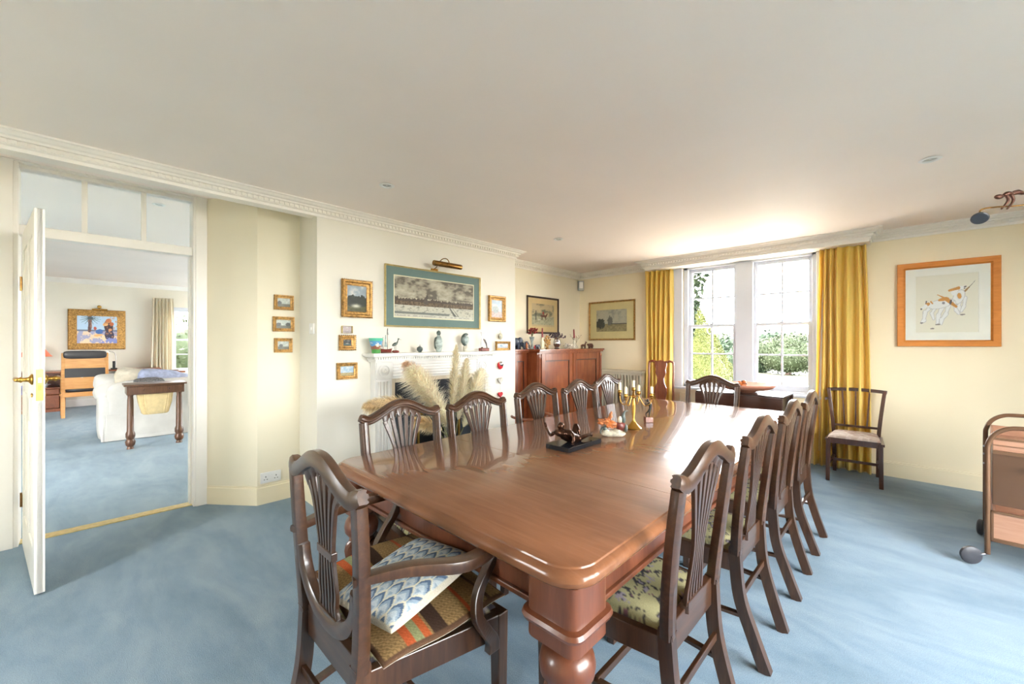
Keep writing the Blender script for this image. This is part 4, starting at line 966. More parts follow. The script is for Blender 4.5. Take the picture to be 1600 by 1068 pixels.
# shell and flowers, wooden animals
t = thing('flower_spray', 'low spray of white paper flowers on the cabinet between jug and candle', 'flowers', (-3.34, 4.60, ZC))
twigs(t, (0, 0, .0), 14, .075, .06, .0015, M['stemgreen'], M['whitepetal'], .014, 3, 23)
M['brownfig'] = plain('carved_brown_wood', C(92, 54, 40), .4, var=.2, scale=50)
def quadruped(name, label, loc, s, mat, rz, neck, heavy=1):
    t = thing(name, label, 'figurine', loc, rz)
    b = MB(); b.soft((0, 0, .048*s), (.042*s, .018*s*heavy, .019*s*heavy), .8, 14, 8)
    for x_ in (-.032, .032):
        for y_ in (-.011, .011): b.tube([(x_*s, y_*s, .045*s), (x_*s, y_*s, .02*s), ((x_+.003)*s, y_*s, 0)], [.010*s*heavy, .006*s*heavy, .007*s], 7)
    b.tube([(.034*s, 0, .055*s), (.050*s, 0, (.055+neck)*s)], [.014*s*heavy, .009*s*heavy], 8); b.ell((.060*s, 0, (.058+neck)*s), (.020*s, .010*s*heavy, .010*s*heavy))
    for y_ in (-.006, .006): b.tube([(.048*s, y_*s, (.062+neck)*s), (.046*s, y_*s*1.6, (.080+neck)*s)], [.004*s, .001*s], 5)
    b.tube([(-.040*s, 0, .055*s), (-.056*s, 0, .040*s)], [.004*s, .002*s], 5)
    b.build('body', mat, t, smooth=True); return t
quadruped('deer_figurine', 'small carved brown deer with raised neck on the cabinet, right end', (-3.38, 5.0, ZC), .95, M['brownfig'], radians(80), .035)
quadruped('hippo_figurine', 'carved brown hippo figurine, last on the cabinet top towards the window', (-3.36, 5.16, ZC), .95, M['brownfig'], radians(-100), .0, 1.6)

# ------------------------------------------------------------------ mantel ornaments
ZM = 1.216; XM = -3.26
t = thing('painted_vase', 'painted vase in green, blue and brown at the left end of the mantelpiece', 'vase', (XM, 1.71, ZM))
n_ = 40; a_, h_ = np.meshgrid(np.linspace(0, 2*pi, n_), np.linspace(0, 1, 30)); r_ = .034+.026*h_**1.2
c_ = np.zeros(a_.shape+(3,)); c_[:] = (.10, .30, .55); nn_ = fbm(a_/3, h_, 6, 3); c_[h_ < .5+.2*(nn_-.5)] = (.26, .09, .05); c_[(nn_ > .60) & (h_ > .3) & (h_ < .7)] = (.80, .75, .62); c_[h_ < .26+.1*(nn_-.5)] = (.06, .28, .06); c_[h_ > .82] = (.10, .50, .32)
gridmesh('body', r_*np.cos(a_), r_*np.sin(a_), h_*.128, c_, M['paint'], t); b = MB(); b.lathe([(.030, .002), (.058, .124)], (0, 0, 0), 20, cap=False); b.lathe([(.001, .001), (.034, .0005)], (0, 0, 0), 20, cap=False); b.build('lining', M['greycer'], t, smooth=True)
def boat(label, y, s, matb, ship=True):
    t = thing('ship_ornament', label, 'ornament', (XM, y, ZM), radians(90))
    b = MB(); rings = []
    for k in range(9):
        u = -1+2*k/8; w_ = .016*s*max(.08, (1-u*u)**.6)
        rings.append([(u*.055*s, -w_, .030*s+.008*s*u*u), (u*.055*s, w_, .030*s+.008*s*u*u), (u*.045*s, w_*.4, .004*s), (u*.045*s, -w_*.4, .004*s)])
    b.loft(rings); b.build('hull', matb, t, smooth='auto')
    b = MB(); b.box(-.04*s, .04*s, -.018*s, .018*s, 0, .008*s); b.build('stand', M['brownfig'], t, bev=.001)
    m_ = MB(); m_.tube([(.012*s, 0, .03*s), (.012*s, 0, .20*s)], .002*s, 6); m_.tube([(-.028*s, 0, .03*s), (-.028*s, 0, .13*s)], .0018*s, 6); m_.build('mast', M['brownfig'], t, kind='stuff')
    for (x0, x1, z0, z1) in ((.014, .042, .045, .11), (-.018, .010, .050, .15), (.004, .024, .15, .205), (-.046, -.030, .05, .10)):
        q = MB(); q.loft([[(x0*s, -.001, z0*s), (x0*s, .001, z0*s), (x1*s, .001, z0*s), (x1*s, -.001, z0*s)], [((x0*.6+x1*.4)*s, .009*s, (z0+z1)/2*s), ((x0*.6+x1*.4)*s, .011*s, (z0+z1)/2*s), ((x1*.9+x0*.1)*s, .011*s, (z0+z1)/2*s), ((x1*.9+x0*.1)*s, .009*s, (z0+z1)/2*s)], [((x0*.5+x1*.5-.004)*s, -.001, z1*s), ((x0*.5+x1*.5-.004)*s, .001, z1*s), ((x0*.5+x1*.5+.004)*s, .001, z1*s), ((x0*.5+x1*.5+.004)*s, -.001, z1*s)]]); q.build('sail', M['greycer'] if x0 < .013 else M['whitepetal'], t)
boat('white ship ornament with sails and red hull, second on the mantelpiece', 1.805, 1.05, M['rust'])
t = thing('wading_bird_ornament', 'pewter wading bird with long beak on a red stone', 'ornament', (XM, 1.895, ZM), radians(90))
b = MB(); b.soft((0, 0, .010), (.034, .020, .012), .8, 14, 6, .12, 4); b.build('stone', M['rust'], t, smooth=True)
b = MB(); b.ell((-.006, 0, .075), (.030, .013, .014), rot=V((1, 0, 0)).rotation_difference(V((1, 0, .45)))); b.tube([(.014, 0, .084), (.024, 0, .105), (.028, 0, .120)], [.008, .005, .005], 7); b.ell((.030, 0, .122), (.009, .006, .007)); b.tube([(.036, 0, .122), (.060, 0, .113)], [.002, .0008], 5)
b.tube([(-.002, .004, .065), (-.008, .004, .04), (0, .004, .015)], .0018, 5); b.tube([(.004, -.004, .065), (.0, -.004, .04), (.006, -.004, .015)], .0018, 5); b.build('bird', M['greydk'], t, smooth=True)
t = thing('round_pot_ornament', 'little round lidded silver pot alone on the mantelpiece', 'ornament', (XM, 2.147, ZM))
b = MB(); b.lathe([(.012, 0), (.014, .004), (.026, .018), (.029, .032), (.024, .046), (.012, .052)], (0, 0, 0), 20); b.build('pot', M['greydk'], t, smooth='auto')
b = MB(); b.lathe([(.012, .052), (.010, .058), (.004, .062), (.006, .068), (.001, .072)], (0, 0, 0), 14); b.build('lid', M['silver'], t, smooth=True)
t = thing('penguin_ornament', 'tall grey stone bird figure in the middle of the mantelpiece', 'ornament', (XM, 2.36, ZM), radians(20))
b = MB(); b.lathe([(.022, 0), (.030, .02), (.038, .06), (.040, .095), (.033, .13), (.018, .155), (.014, .163)], (0, 0, 0), 20); b.build('body', M['greycer'], t, smooth=True)
b = MB(); b.ell((0, 0, .183), (.022, .022, .024)); b.tube([(.0, 0, .205), (0, 0, .212)], [.004, .001], 6); b.build('head', M['greydk'], t, smooth=True)
b = MB(); b.soft((-.012, -.022, .085), (.026, .016, .060), .8, 12, 10); b.build('wing', M['greydk'], t, smooth=True)
t = thing('crescent_ornament', 'curved grey and white stone ornament on a round foot', 'ornament', (XM, 2.70, ZM), radians(90))
b = MB(); b.lathe([(.030, 0), (.031, .035), (.026, .055), (.016, .062)], (0, 0, 0), 18); b.build('foot', M['cream_cer'], t, smooth='auto')
b = MB(); pth = [(.010-.050*sin(radians(a)), 0, .118-.058*cos(radians(a))) for a in range(0, 200, 14)]; b.tube(pth, [.008+.014*sin(pi*i/(len(pth)-1)) for i in range(len(pth))], 10); b.build('crescent', M['greydk'], t, smooth=True)
b = MB(); b.ell((.004, 0, .118), (.036, .016, .046)); b.build('inner_face', M['greycer'], t, smooth=True)
t = thing('cormorant_ornament', 'upright pewter bird ornament on dark red block at the right of the mantelpiece', 'ornament', (XM, 2.95, ZM), radians(90))
b = MB(); b.box(-.056, .056, -.025, .025, 0, .034); b.build('block', M['rust'], t, bev=.004)
b = MB(); b.tube(smooth_path([(-.030, 0, .034), (-.030, 0, .10), (-.028, 0, .16), (-.032, 0, .19), (-.052, 0, .196)], 4), [.010, .010, .011, .012, .011, .010, .009, .008, .008, .008, .009, .010, .008, .006, .004, .003, .002], 8); b.build('neck', M['silver'], t, smooth=True)
b = MB(); b.tube(smooth_path([(-.02, 0, .13), (.012, 0, .115), (.032, 0, .08), (.040, 0, .045), (.044, 0, .034)], 4), [.004, .006, .008, .010, .010, .012, .012, .012, .010, .010, .008, .008, .007, .007, .006, .006, .005], 8); b.build('wing', M['silver'], t, smooth=True)

# heart garland
M['wovenheart'] = plain('woven_heart', C(206, 200, 190), .8, var=.2, scale=120)
gl = thing('heart_garland', 'hanging string of a red bauble, a woven heart and a red heart', 'garland', (-3.362, 3.295, 0))
b = MB(); b.tube([(0, 0, .66), (0, 0, 1.125)], .0012, 5); b.build('string', M['grey'], gl)
def heart(z, s, mat, d=.010):
    P = []
    for i in range(28):
        a = 2*pi*i/28; x = 16*sin(a)**3/17; y = (13*cos(a)-5*cos(2*a)-2*cos(3*a)-cos(4*a))/17; P.append((x*s, z+y*s))
    q = MB(); q.loft([[(-d*k, y*.0+y_*f, zc+(z_-zc)*f) for (y_, z_) in P] for k, f in ((1, .82), (.4, 1), (-.4, 1), (-1, .82)) for zc in (z,) for y in (0,)]); q.build('heart', mat, gl, smooth='auto')
heart(.712, .040, M['red']); heart(.875, .045, M['wovenheart'])
b = MB(); b.ell((0, 0, 1.045), (.026, .040, .044)); b.build('bauble', M['red'], gl, smooth=True)
b = MB(); b.ell((.010, .004, 1.060), (.021, .034, .033)); b.build('bauble_cap', M['silver'], gl, smooth=True)
t = thing('white_egg_bauble', 'white and gold egg bauble hanging above the little wide gilt frame', 'bauble', (-3.355, 3.295, 1.38))
b = MB(); b.ell((0, 0, 0), (.020, .028, .038)); b.build('egg', M['cream_cer'], t, smooth=True)
b = MB(); b.tube([(0, 0, .036), (-.01, 0, .068)], .0015, 5); b.build('loop', M['gold'], t)

# ------------------------------------------------------------------ pampas grass in a floor vase
pv = thing('floor_vase', 'tall dark stoneware floor vase holding the pampas grass before the fireplace', 'vase', (-2.74, 2.13, 0))
b = MB(); b.lathe([(.09, 0), (.10, .02), (.14, .14), (.145, .24), (.10, .36), (.065, .42), (.075, .45), (.060, .445), (.050, .40)], (0, 0, 0), 28, cap=False); b.build('body', M['greydk'], pv, smooth='auto')
def plume(label, pts, L0, rad, n, seed, tone=(1.0, .92, .76)):
    """stem path then the feathery head over the last part"""
    t = thing('pampas_stem', label, 'pampas grass', (-2.74, 2.13, 0), 0, 'pampas grass stems')
    P = np.array(smooth_path(pts, 10)); b = MB(); b.tube([tuple(p) for p in P], [.005]*(len(P)//2)+[.003]*(len(P)-len(P)//2), 6); b.build('stem', M['stemgreen'], t, smooth=True)
    r = np.random.default_rng(seed); seg = np.linalg.norm(np.diff(P, axis=0), axis=1); cum = np.concatenate([[0], np.cumsum(seg)]); T = cum[-1]
    s = T-L0*(1-r.random(n)**.9); s = np.clip(s, 0, T); idx = np.clip(np.searchsorted(cum, s)-1, 0, len(P)-2); f = ((s-cum[idx])/seg[idx])[:, None]
    base_ = P[idx]*(1-f)+P[idx+1]*f; tan = (P[idx+1]-P[idx])/seg[idx][:, None]
    q = (s-(T-L0))/L0; env = rad*np.sin(np.pi*np.clip(q*.86+.12, 0, 1))**.7
    d = r.normal(size=(n, 3)); d -= tan*(d*tan).sum(1)[:, None]; d /= np.linalg.norm(d, axis=1)[:, None]
    ln = env*(.45+1.0*r.random(n)**1.5); st_ = base_
    mid = base_+d*(ln*.55)[:, None]+tan*(ln*.75)[:, None]; end = base_+d*(ln*1.0)[:, None]+tan*(ln*1.15)[:, None]+np.array([0, 0, -1])*(ln*.35)[:, None]
    wv = np.cross(tan, d)*.0024
    vs = np.stack([st_-wv*.5, st_+wv*.5, mid+wv, mid-wv, end], 1).reshape(-1, 3)
    k = np.arange(n)*5; quads = np.concatenate([np.stack([k, k+1, k+2, k+3], 1), np.stack([k+3, k+2, k+4, k+4], 1)])
    tri = np.concatenate([np.stack([k, k+1, k+2], 1), np.stack([k, k+2, k+3], 1), np.stack([k+3, k+2, k+4], 1)])
    c = np.array(tone)[None, :]*(.72+.5*r.random((n, 1))); cols = np.repeat(c, 5, 0)
    npmesh('plume', vs, tri, M['pampas'], t, np.clip(cols, 0, 1))
# points relative to the vase; y to the right in the picture, z up
plume('biggest pampas plume leaning left over the dark insert', [(0, 0, .40), (0, -.06, .62), (-.02, -.22, .90), (-.02, -.40, 1.10)], .62, .125, 3600, 1)
plume('upright pampas plume reaching above the mantel shelf', [(0, 0, .40), (-.02, .0, .62), (0, .01, .95), (.02, .02, 1.28)], .58, .070, 2600, 2)
plume('pink-tinted pampas plume arching left behind the biggest one', [(0, 0, .40), (-.10, -.05, .65), (-.14, -.20, .98), (-.16, -.36, 1.14)], .50, .090, 3000, 3, (.92, .76, .62))
plume('pampas plume standing just right of the upright one', [(0, 0, .40), (-.04, .08, .62), (-.06, .16, .90), (-.06, .20, 1.16)], .54, .085, 3200, 4)
plume('shorter pampas plume leaning right towards the right pilaster', [(0, 0, .40), (.0, .12, .60), (.0, .22, .80), (-.02, .34, 1.06)], .54, .10, 3600, 5)
plume('low pampas plume drooping left behind the first side chair', [(0, 0, .40), (.02, -.24, .66), (.02, -.50, .84), (.0, -.78, .86)], .46, .075, 2400, 6, (.90, .76, .52))
plume('small low pampas plume between the first two side chairs', [(0, 0, .40), (.04, -.10, .55), (.06, -.26, .66), (.06, -.42, .72)], .30, .065, 1600, 7, (.90, .76, .52))

# ------------------------------------------------------------------ things on the dining table
zT = .746
br = thing('reclining_bronze_figure', 'bronze reclining nude sculpture with raised arm on a black marble base', 'sculpture', (-1.30, 1.842, zT), radians(90))
# local x runs away from the camera along the base (+y world)
b = MB(); b.box(-.158, .146, -.075, .075, 0, .024); b.build('base', M['plinth'], br, bev=.002)
f = MB()
hy_ = .0
def bt(p, r): f.tube(smooth_path(p, 4), [r[0]+(r[-1]-r[0])*i/(len(smooth_path(p, 4))-1) if len(r) == 2 else np.interp(i/(len(smooth_path(p, 4))-1), np.linspace(0, 1, len(r)), r) for i in range(len(smooth_path(p, 4)))], 12)
# the figure leans back to the camera: shoulders near (-x), hips on the base, legs away
bt([(-.075, .030, .088), (-.045, .016, .078), (-.010, .0, .052), (.020, -.004, .040)], [.018, .038, .034, .034])     # torso
f.ell((-.070, .030, .086), (.018, .040, .024)); f.ell((-.046, -.004, .084), (.024, .036, .026))
f.ell((-.062, .030, .128), (.019, .019, .023)); f.tube([(-.064, .026, .094), (-.062, .030, .118)], [.012, .010], 8)
bt([(-.080, .060, .086), (-.085, .078, .066), (-.090, .092, .088), (-.094, .104, .118)], [.012, .009, .007, .006])      # raised left arm
f.ell((-.095, .106, .126), (.006, .008, .011))
for k in range(4): f.tube([(-.095, .103+k*.0035, .132), (-.093, .104+k*.004, .144-.002*abs(k-1.5))], [.0022, .0016], 5)
bt([(-.045, -.030, .088), (-.048, -.044, .060), (-.052, -.040, .030)], [.012, .009, .008])                               # supporting arm
f.ell((-.050, -.040, .027), (.014, .008, .005))
bt([(.018, -.010, .040), (.040, .012, .085), (.062, .020, .120)], [.019, .016, .011])                                   # bent thigh
bt([(.062, .020, .120), (.056, .000, .085), (.060, -.008, .045), (.062, -.010, .028)], [.011, .012, .008, .007])
bt([(.020, -.022, .042), (.068, -.030, .050), (.105, -.030, .052), (.128, -.032, .052)], [.020, .014, .011, .008]); f.ell((.134, -.034, .050), (.010, .008, .014))
f.v = [(x*1.0-.026, y, .024+(z-.024)*.86) for x, y, z in f.v]
f.build('figure', M['bronze'], br, smooth=True)

pg = thing('parrot_ornament', 'china ornament of an orange and a dark bird on a pale rocky base', 'ornament', (-1.262, 2.185, zT), radians(42))
b = MB(); b.soft((0, 0, .014), (.072, .030, .018), .8, 22, 10, .10, 3); b.ell((-.045, 0, .022), (.022, .022, .018)); b.ell((.02, .0, .026), (.03, .02, .016)); b.build('rock_base', M['cream_cer'], pg, smooth=True)
b = MB(); rr = random.Random(12)
for i in range(34):
    u = rr.random(); x = -.085+.105*u; a = rr.uniform(0, 2*pi); r_ = .006+.016*sin(pi*min(1, u*.9+.1))
    dv = V((-1, rr.uniform(-.4, .4), rr.uniform(-.2, .6)))
    b.ell((x, r_*cos(a), .086-.022*u+r_*sin(a)), (.015, .007, .005), 7, 5, V((1, 0, 0)).rotation_difference(dv))
for i in range(16):
    u = rr.random(); b.ell((-.030+.02*u, rr.uniform(-.012, .012), .095+.042*u), (.006, .005, .013), 7, 5, V((0, 0, 1)).rotation_difference(V((rr.uniform(-.8, .4), 0, 1))))
b.ell((-.010, 0, .070), (.034, .018, .018)); b.ell((-.028, 0, .098), (.012, .010, .014)); b.build('orange_bird', M['orange'], pg, smooth=True)
b = MB(); b.soft((.040, 0, .060), (.026, .018, .026), .85, 14, 10, .15, 8); b.build('bird_body', M['rust'], pg, smooth=True)
b = MB(); b.ell((.058, 0, .098), (.015, .013, .022)); b.tube(smooth_path([(.056, 0, .11), (.060, 0, .135), (.074, 0, .150), (.088, 0, .148)], 4), [.013, .012, .011, .009, .008, .007, .006, .005, .004, .003, .002, .002, .001], 8); b.ell((.072, .0, .046), (.012, .014, .024)); b.build('dark_plumage', M['greydk'], pg, smooth=True)
b = MB(); b.ell((.036, -.004, .096), (.013, .011, .024)); b.build('cream_neck', M['cream_cer'], pg, smooth=True)
b = MB(); b.ell((-.050, .0, .045), (.012, .012, .018)); b.tube(smooth_path([(-.050, 0, .052), (-.068, 0, .046), (-.078, 0, .028), (-.076, 0, .012)], 4), [.008]*6+[.005]*7, 7); b.build('dark_tail', M['greydk'], pg, smooth=True)

cn = thing('candelabra', 'five-light brass candelabra with ivory candle stubs on the dining table', 'candelabra', (-1.283, 2.473, zT))
b = MB(); b.lathe([(.050, 0), (.051, .004), (.040, .014), (.020, .034), (.010, .052), (.008, .070), (.012, .110), (.013, .160), (.009, .185), (.006, .195), (.012, .203), (.006, .212), (.010, .222), (.005, .232)], (0, 0, 0), 28); b.build('stem', M['brass'], cn, smooth='auto')
def cup(c, candle_h, hh):
    q = MB(); q.lathe([(.003, -.020), (.008, -.010), (.005, -.004), (.012, .002), (.014, .010), (.012, .016), (.016, .020), (.012, .022)], c, 14); cu_ = q.build('cup', M['brass'], cn, smooth='auto')
    q = MB(); q.tube([(c[0], c[1], c[2]+.014), (c[0], c[1], c[2]+.014+candle_h)], [.0098, .0094], 14); q.tube([(c[0], c[1], c[2]+.01+candle_h), (c[0]+.001, c[1], c[2]+.022+candle_h)], .001, 5); k = q.build('candle', M['candle'], cn, smooth='auto')
cup((0, 0, .245), .052, 0)
for k, (ang, rad_, dz, chh) in enumerate(((200, .088, .225, .056), (20, .112, .212, .050), (258, .075, .208, .052), (95, .085, .214, .045))):
    a = radians(ang); cx, cy = rad_*cos(a), rad_*sin(a)
    q = MB(); q.tube(smooth_path([(0, 0, .205), (cx*.25, cy*.25, .212), (cx*.38, cy*.38, .190), (cx*.62, cy*.62, .152), (cx*.9, cy*.9, .165), (cx, cy, dz-.018)], 5), .0034, 7); q.build('arm', M['brass'], cn, smooth=True)
    cup((cx, cy, dz), chh, 0)

fg = thing('dancing_figurine', 'small dark bronze dancing figure on a red wood cube behind the candelabra', 'figurine', (-1.312, 2.746, zT), radians(44))
b = MB(); b.box(-.026, .026, -.026, .026, 0, .036); b.build('wood_cube', M['cabinet'], fg, bev=.001)
f = MB()
def ft(p, r): pp = smooth_path(p, 4); f.tube(pp, [np.interp(i/(len(pp)-1), np.linspace(0, 1, len(r)), r) for i in range(len(pp))], 8)
ft([(.006, 0, .036), (.008, 0, .060), (.012, 0, .088)], [.0035, .0055, .008]); ft([(-.014, 0, .036), (-.016, .002, .058), (-.002, 0, .072), (.010, 0, .090)], [.003, .0045, .006, .008])
ft([(.011, 0, .086), (.014, 0, .108), (.006, 0, .130), (.002, 0, .138)], [.009, .009, .012, .005]); f.ell((-.004, 0, .150), (.009, .008, .011))
ft([(.004, 0, .132), (-.020, 0, .122), (-.016, 0, .142), (-.020, 0, .156)], [.005, .004, .0035, .003]); ft([(.010, 0, .130), (.022, 0, .118), (.016, 0, .100)], [.005, .004, .003]); f.ell((-.013, 0, .034), (.009, .004, .004)); f.ell((.003, 0, .034), (.009, .004, .004))
f.build('figure', M['darkbronze'], fg, smooth=True)

# ------------------------------------------------------------------ window table and bowl
wt = thing('drop_leaf_table', 'dark drop-leaf table under the window carrying the wide bowl', 'table', (-1.27, 4.91, 0))
b = MB(); b.box(-.41, .41, -.25, .25, .760, .780); b.build('tabletop', M['darkwood'], wt, bev=.004)
for s in (-1, 1):
    b = MB(); b.prism([(-.26, s*.252)]+[( -.26+.52*i/12, s*.252) for i in range(1, 13)]+[(.26, s*.268), (-.26, s*.268)], .772, .774)
    b = MB(); b.box(-.41, .41, s*.254-.009, s*.254+.009, .47, .764); b.build('drop_leaf', M['mahogx'], wt, bev=.006)
    b = MB(); b.box(s*.36-.01, s*.36+.01, -.22, .22, .62, .76); b.build('end_rail', M['darkwood'], wt)
    for q in (-1, 1):
        b = MB(); b.lathe([(.026, .76), (.026, .60), (.016, .58), (.024, .55), (.020, .30), (.014, .08), (.022, .05), (.014, 0)], (s*.36, q*.20, 0), 14); b.build('leg', M['darkwood'], wt, smooth='auto')
bw = thing('wide_bowl', 'wide shallow terracotta pink bowl on the window table', 'bowl', (-1.245, 4.90, .781))
b = MB(); b.lathe([(.085, 0), (.095, .006), (.105, .014), (.18, .024), (.245, .044), (.270, .066), (.272, .082), (.262, .088), (.250, .084), (.20, .062), (.10, .044), (.001, .040)], (0, 0, 0), 48); b.build('bowl_body', M['terra'], bw, smooth='auto')
t = thing('orange_butterfly_ornament', 'bright orange glazed ornament sitting in the wide bowl', 'ornament', (-1.27, 4.87, .828), radians(20))
b = MB(); b.soft((0, 0, .022), (.040, .026, .022), .7, 14, 8, .12, 6); b.ell((-.022, 0, .052), (.022, .016, .018)); b.ell((.018, 0, .058), (.020, .016, .022)); b.build('body', M['orange'], t, smooth=True)
b = MB(); b.ell((.0, .004, .066), (.010, .012, .010)); b.ell((.036, .004, .040), (.010, .012, .010)); b.build('dark_spot', M['brownfig'], t, smooth=True, kind='stuff')

# ------------------------------------------------------------------ curtains
def curtain(name, label, x, y, wtop, wbot, ztop, zbot, folds, amp, mat, axis='x', seed=1, cat='curtain'):
    r = random.Random(seed); ph = [r.uniform(-.5, .5) for _ in range(folds+2)]
    n, m = folds*16, 46
    u, h = np.meshgrid(np.linspace(0, 1, n), np.linspace(0, 1, m))
    width = wbot+(wtop-wbot)*h**1.5
    pinch = np.clip((h-.94)/.06, 0, 1); a = amp*(1-.45*pinch)*(.8+.3*(1-h))
    w_ = np.sin(u*folds*2*np.pi+1.3*np.sin(u*7+seed)+.35*np.sin(h*5+u*9))
    X = (u-.5)*width+.004*np.sin(h*3+u*6); Y = a*w_+.018*np.sin(u*5+h*3)
    Z = zbot+(ztop-zbot)*h
    if axis == 'y': X, Y = Y, X
    t = thing(name, label, cat, (x, y, 0))
    o = gridmesh('drape', X, Y, Z, None, mat, t); s = o.modifiers.new('t', 'SOLIDIFY'); s.thickness = .003
    b = MB()
    for i in range(folds*2): 
        xx = (i/(folds*2-1)-.5)*wtop*.96
        b.box(xx-.004, xx+.004, amp*.8, amp*.8+.006, ztop-.06, ztop) if axis == 'x' else b.box(-amp*.8-.006, -amp*.8, xx-.004, xx+.004, ztop-.06, ztop)
    b.build('heading_hook', M['steel'], t, kind='stuff')
    return t
curtain('yellow_curtain', 'yellow full-length curtain left of the window, beside the landscape print', -2.435, 5.385, .39, .41, 2.30, .015, 6, .046, M['yellow'], seed=2)
curtain('yellow_curtain', 'yellow full-length curtain right of the window, behind the small chair', -.478, 5.385, .37, .46, 2.30, .015, 6, .046, M['yellow'], seed=5)

# ------------------------------------------------------------------ splat-back chair near the radiator
qa = thing('queen_anne_chair', 'tall vase-splat wooden chair standing by the radiator cover', 'chair', (-2.235, 4.80, 0), pi)
W = M['cabinet']
for s in (-1, 1):
    b = MB(); b.tube(smooth_path([(s*.18, -.19, 0), (s*.18, -.20, .30), (s*.175, -.205, .45), (s*.160, -.215, .62), (s*.158, -.225, .85), (s*.158, -.23, 1.03), (s*.145, -.23, 1.065), (s*.10, -.23, 1.080)], 5), .013, 10); b.build('back_post', W, qa, smooth=True)
    b = MB(); b.tube(smooth_path([(s*.215, .20, .42), (s*.225, .215, .34), (s*.205, .20, .12), (s*.205, .20, .03), (s*.21, .215, 0)], 5), [.026, .028, .028, .026, .026, .022, .020, .018, .016, .014, .013, .012, .012, .012, .012, .013, .014, .018, .022, .024, .024], 10); b.build('leg', W, qa, smooth=True)
b = MB(); b.sweep(smooth_path([(-.115, -.23, 1.078), (-.05, -.232, 1.060), (0, -.232, 1.072), (.05, -.232, 1.060), (.115, -.23, 1.078)], 6), R4(.030, .022)); b.build('crest_rail', W, qa, bev=.005)
prof = [(.075, 1.065), (.078, 1.02), (.062, .97), (.070, .93), (.058, .90), (.040, .86), (.048, .80), (.075, .74), (.080, .68), (.060, .60), (.045, .54), (.070, .47)]
b = MB(); b.loft([[(-w_, -.226, z), (w_, -.226, z), (w_, -.214, z), (-w_, -.214, z)] for w_, z in prof]); b.build('splat', W, qa, bev=.002)
b = MB(); b.prism([(-.19, -.21), (.19, -.21), (.24, .22), (-.24, .22)], .40, .455); b.build('seat_frame', W, qa, bev=.004)
seat_pad(qa, .215, .17, .20, -.18, .452, .03, 'pale', 30)

# ------------------------------------------------------------------ small chair below the dog print
sc_ = thing('small_side_chair', 'small wooden chair with pale upholstered seat beside the yellow curtain', 'chair', (-.36, 5.11, 0), pi+radians(2))
W = M['mahog']
for s in (-1, 1):
    b = MB(); b.sweep([(s*.185, .205, .40), (s*.190, .205, 0)], R4(.036, .036), sc=[1, .85]); b.build('leg', W, sc_, bev=.003)
    b = MB(); b.sweep(smooth_path([(s*.165, -.215, 0), (s*.168, -.205, .25), (s*.172, -.19, .42), (s*.190, -.195, .62), (s*.215, -.225, .835)], 4), R4(.030, .032)); b.build('back_post', W, sc_, bev=.003)
    b = MB(); b.sweep([(s*.170, -.20, .16), (s*.187, .20, .16)], R4(.014, .026), ref=(1, 0, 0)); b.build('stretcher', W, sc_)
    b = MB(); b.sweep([(s*.173, -.19, .385), (s*.188, .20, .385)], R4(.022, .050), ref=(1, 0, 0)); b.build('side_rail', W, sc_)
b = MB(); b.sweep([(-.185, .0, .165), (.185, .0, .165)], R4(.024, .014)); b.build('stretcher', W, sc_)
b = MB(); b.sweep([(-.188, .205, .385), (.188, .205, .385)], R4(.052, .022)); b.build('front_rail', W, sc_)
b = MB(); b.sweep([(-.173, -.19, .385), (.173, -.19, .385)], R4(.052, .022)); b.build('rear_rail', W, sc_)
b = MB(); b.sweep([(x, -.225-.012*(1-(x/.23)**2), .825+.012*(1-(x/.23)**2)) for x in np.linspace(-.232, .232, 15)], R4(.032, .020)); b.build('crest_rail', M['mahogx'], sc_, bev=.003)
b = MB(); b.sweep([(-.178, -.192, .475), (.178, -.192, .475)], R4(.022, .016)); b.build('lower_rail', M['mahogx'], sc_, bev=.002)
for x0, x1 in ((-.085, -.105), (.0, .0), (.085, .105)):
    b = MB(); b.sweep([(x0, -.192, .48), (x1, -.228, .825)], R4(.013, .010)); b.build('back_bar', W, sc_)
b = MB(); seat_pad(sc_, .195, .165, .215, -.165, .400, .045, 'pale', 44)

# ------------------------------------------------------------------ bentwood chair glimpsed behind the side chairs
bc = thing('bentwood_chair', 'low bentwood chair whose curved arm shows between two side chairs', 'chair', (-2.62, 2.98, 0), radians(-90))
b = MB(); b.tube([(.20*cos(radians(a)), .02+.20*sin(radians(a)), .60) for a in range(-40, 221, 13)], .013, 8); b.build('bent_rail', M['redwood'], bc, smooth=True)
b = MB(); b.lathe([(.19, .395), (.20, .405), (.20, .425), (.18, .435), (.001, .43)], (0, 0, 0), 30); b.build('seat', M['redwood'], bc, smooth='auto')
for a in (35, 80, 125, 170): 
    b = MB(); b.tube([(.185*cos(radians(a)), .02+.185*sin(radians(a)), .43), (.20*cos(radians(a)), .02+.20*sin(radians(a)), .60)], .009, 7); b.build('spindle', M['redwood'], bc)
for a in (45, 135, 225, 315):
    b = MB(); b.tube([(.14*cos(radians(a)), .14*sin(radians(a)), .40), (.19*cos(radians(a)), .19*sin(radians(a)), 0)], .013, 8); b.build('leg', M['redwood'], bc)

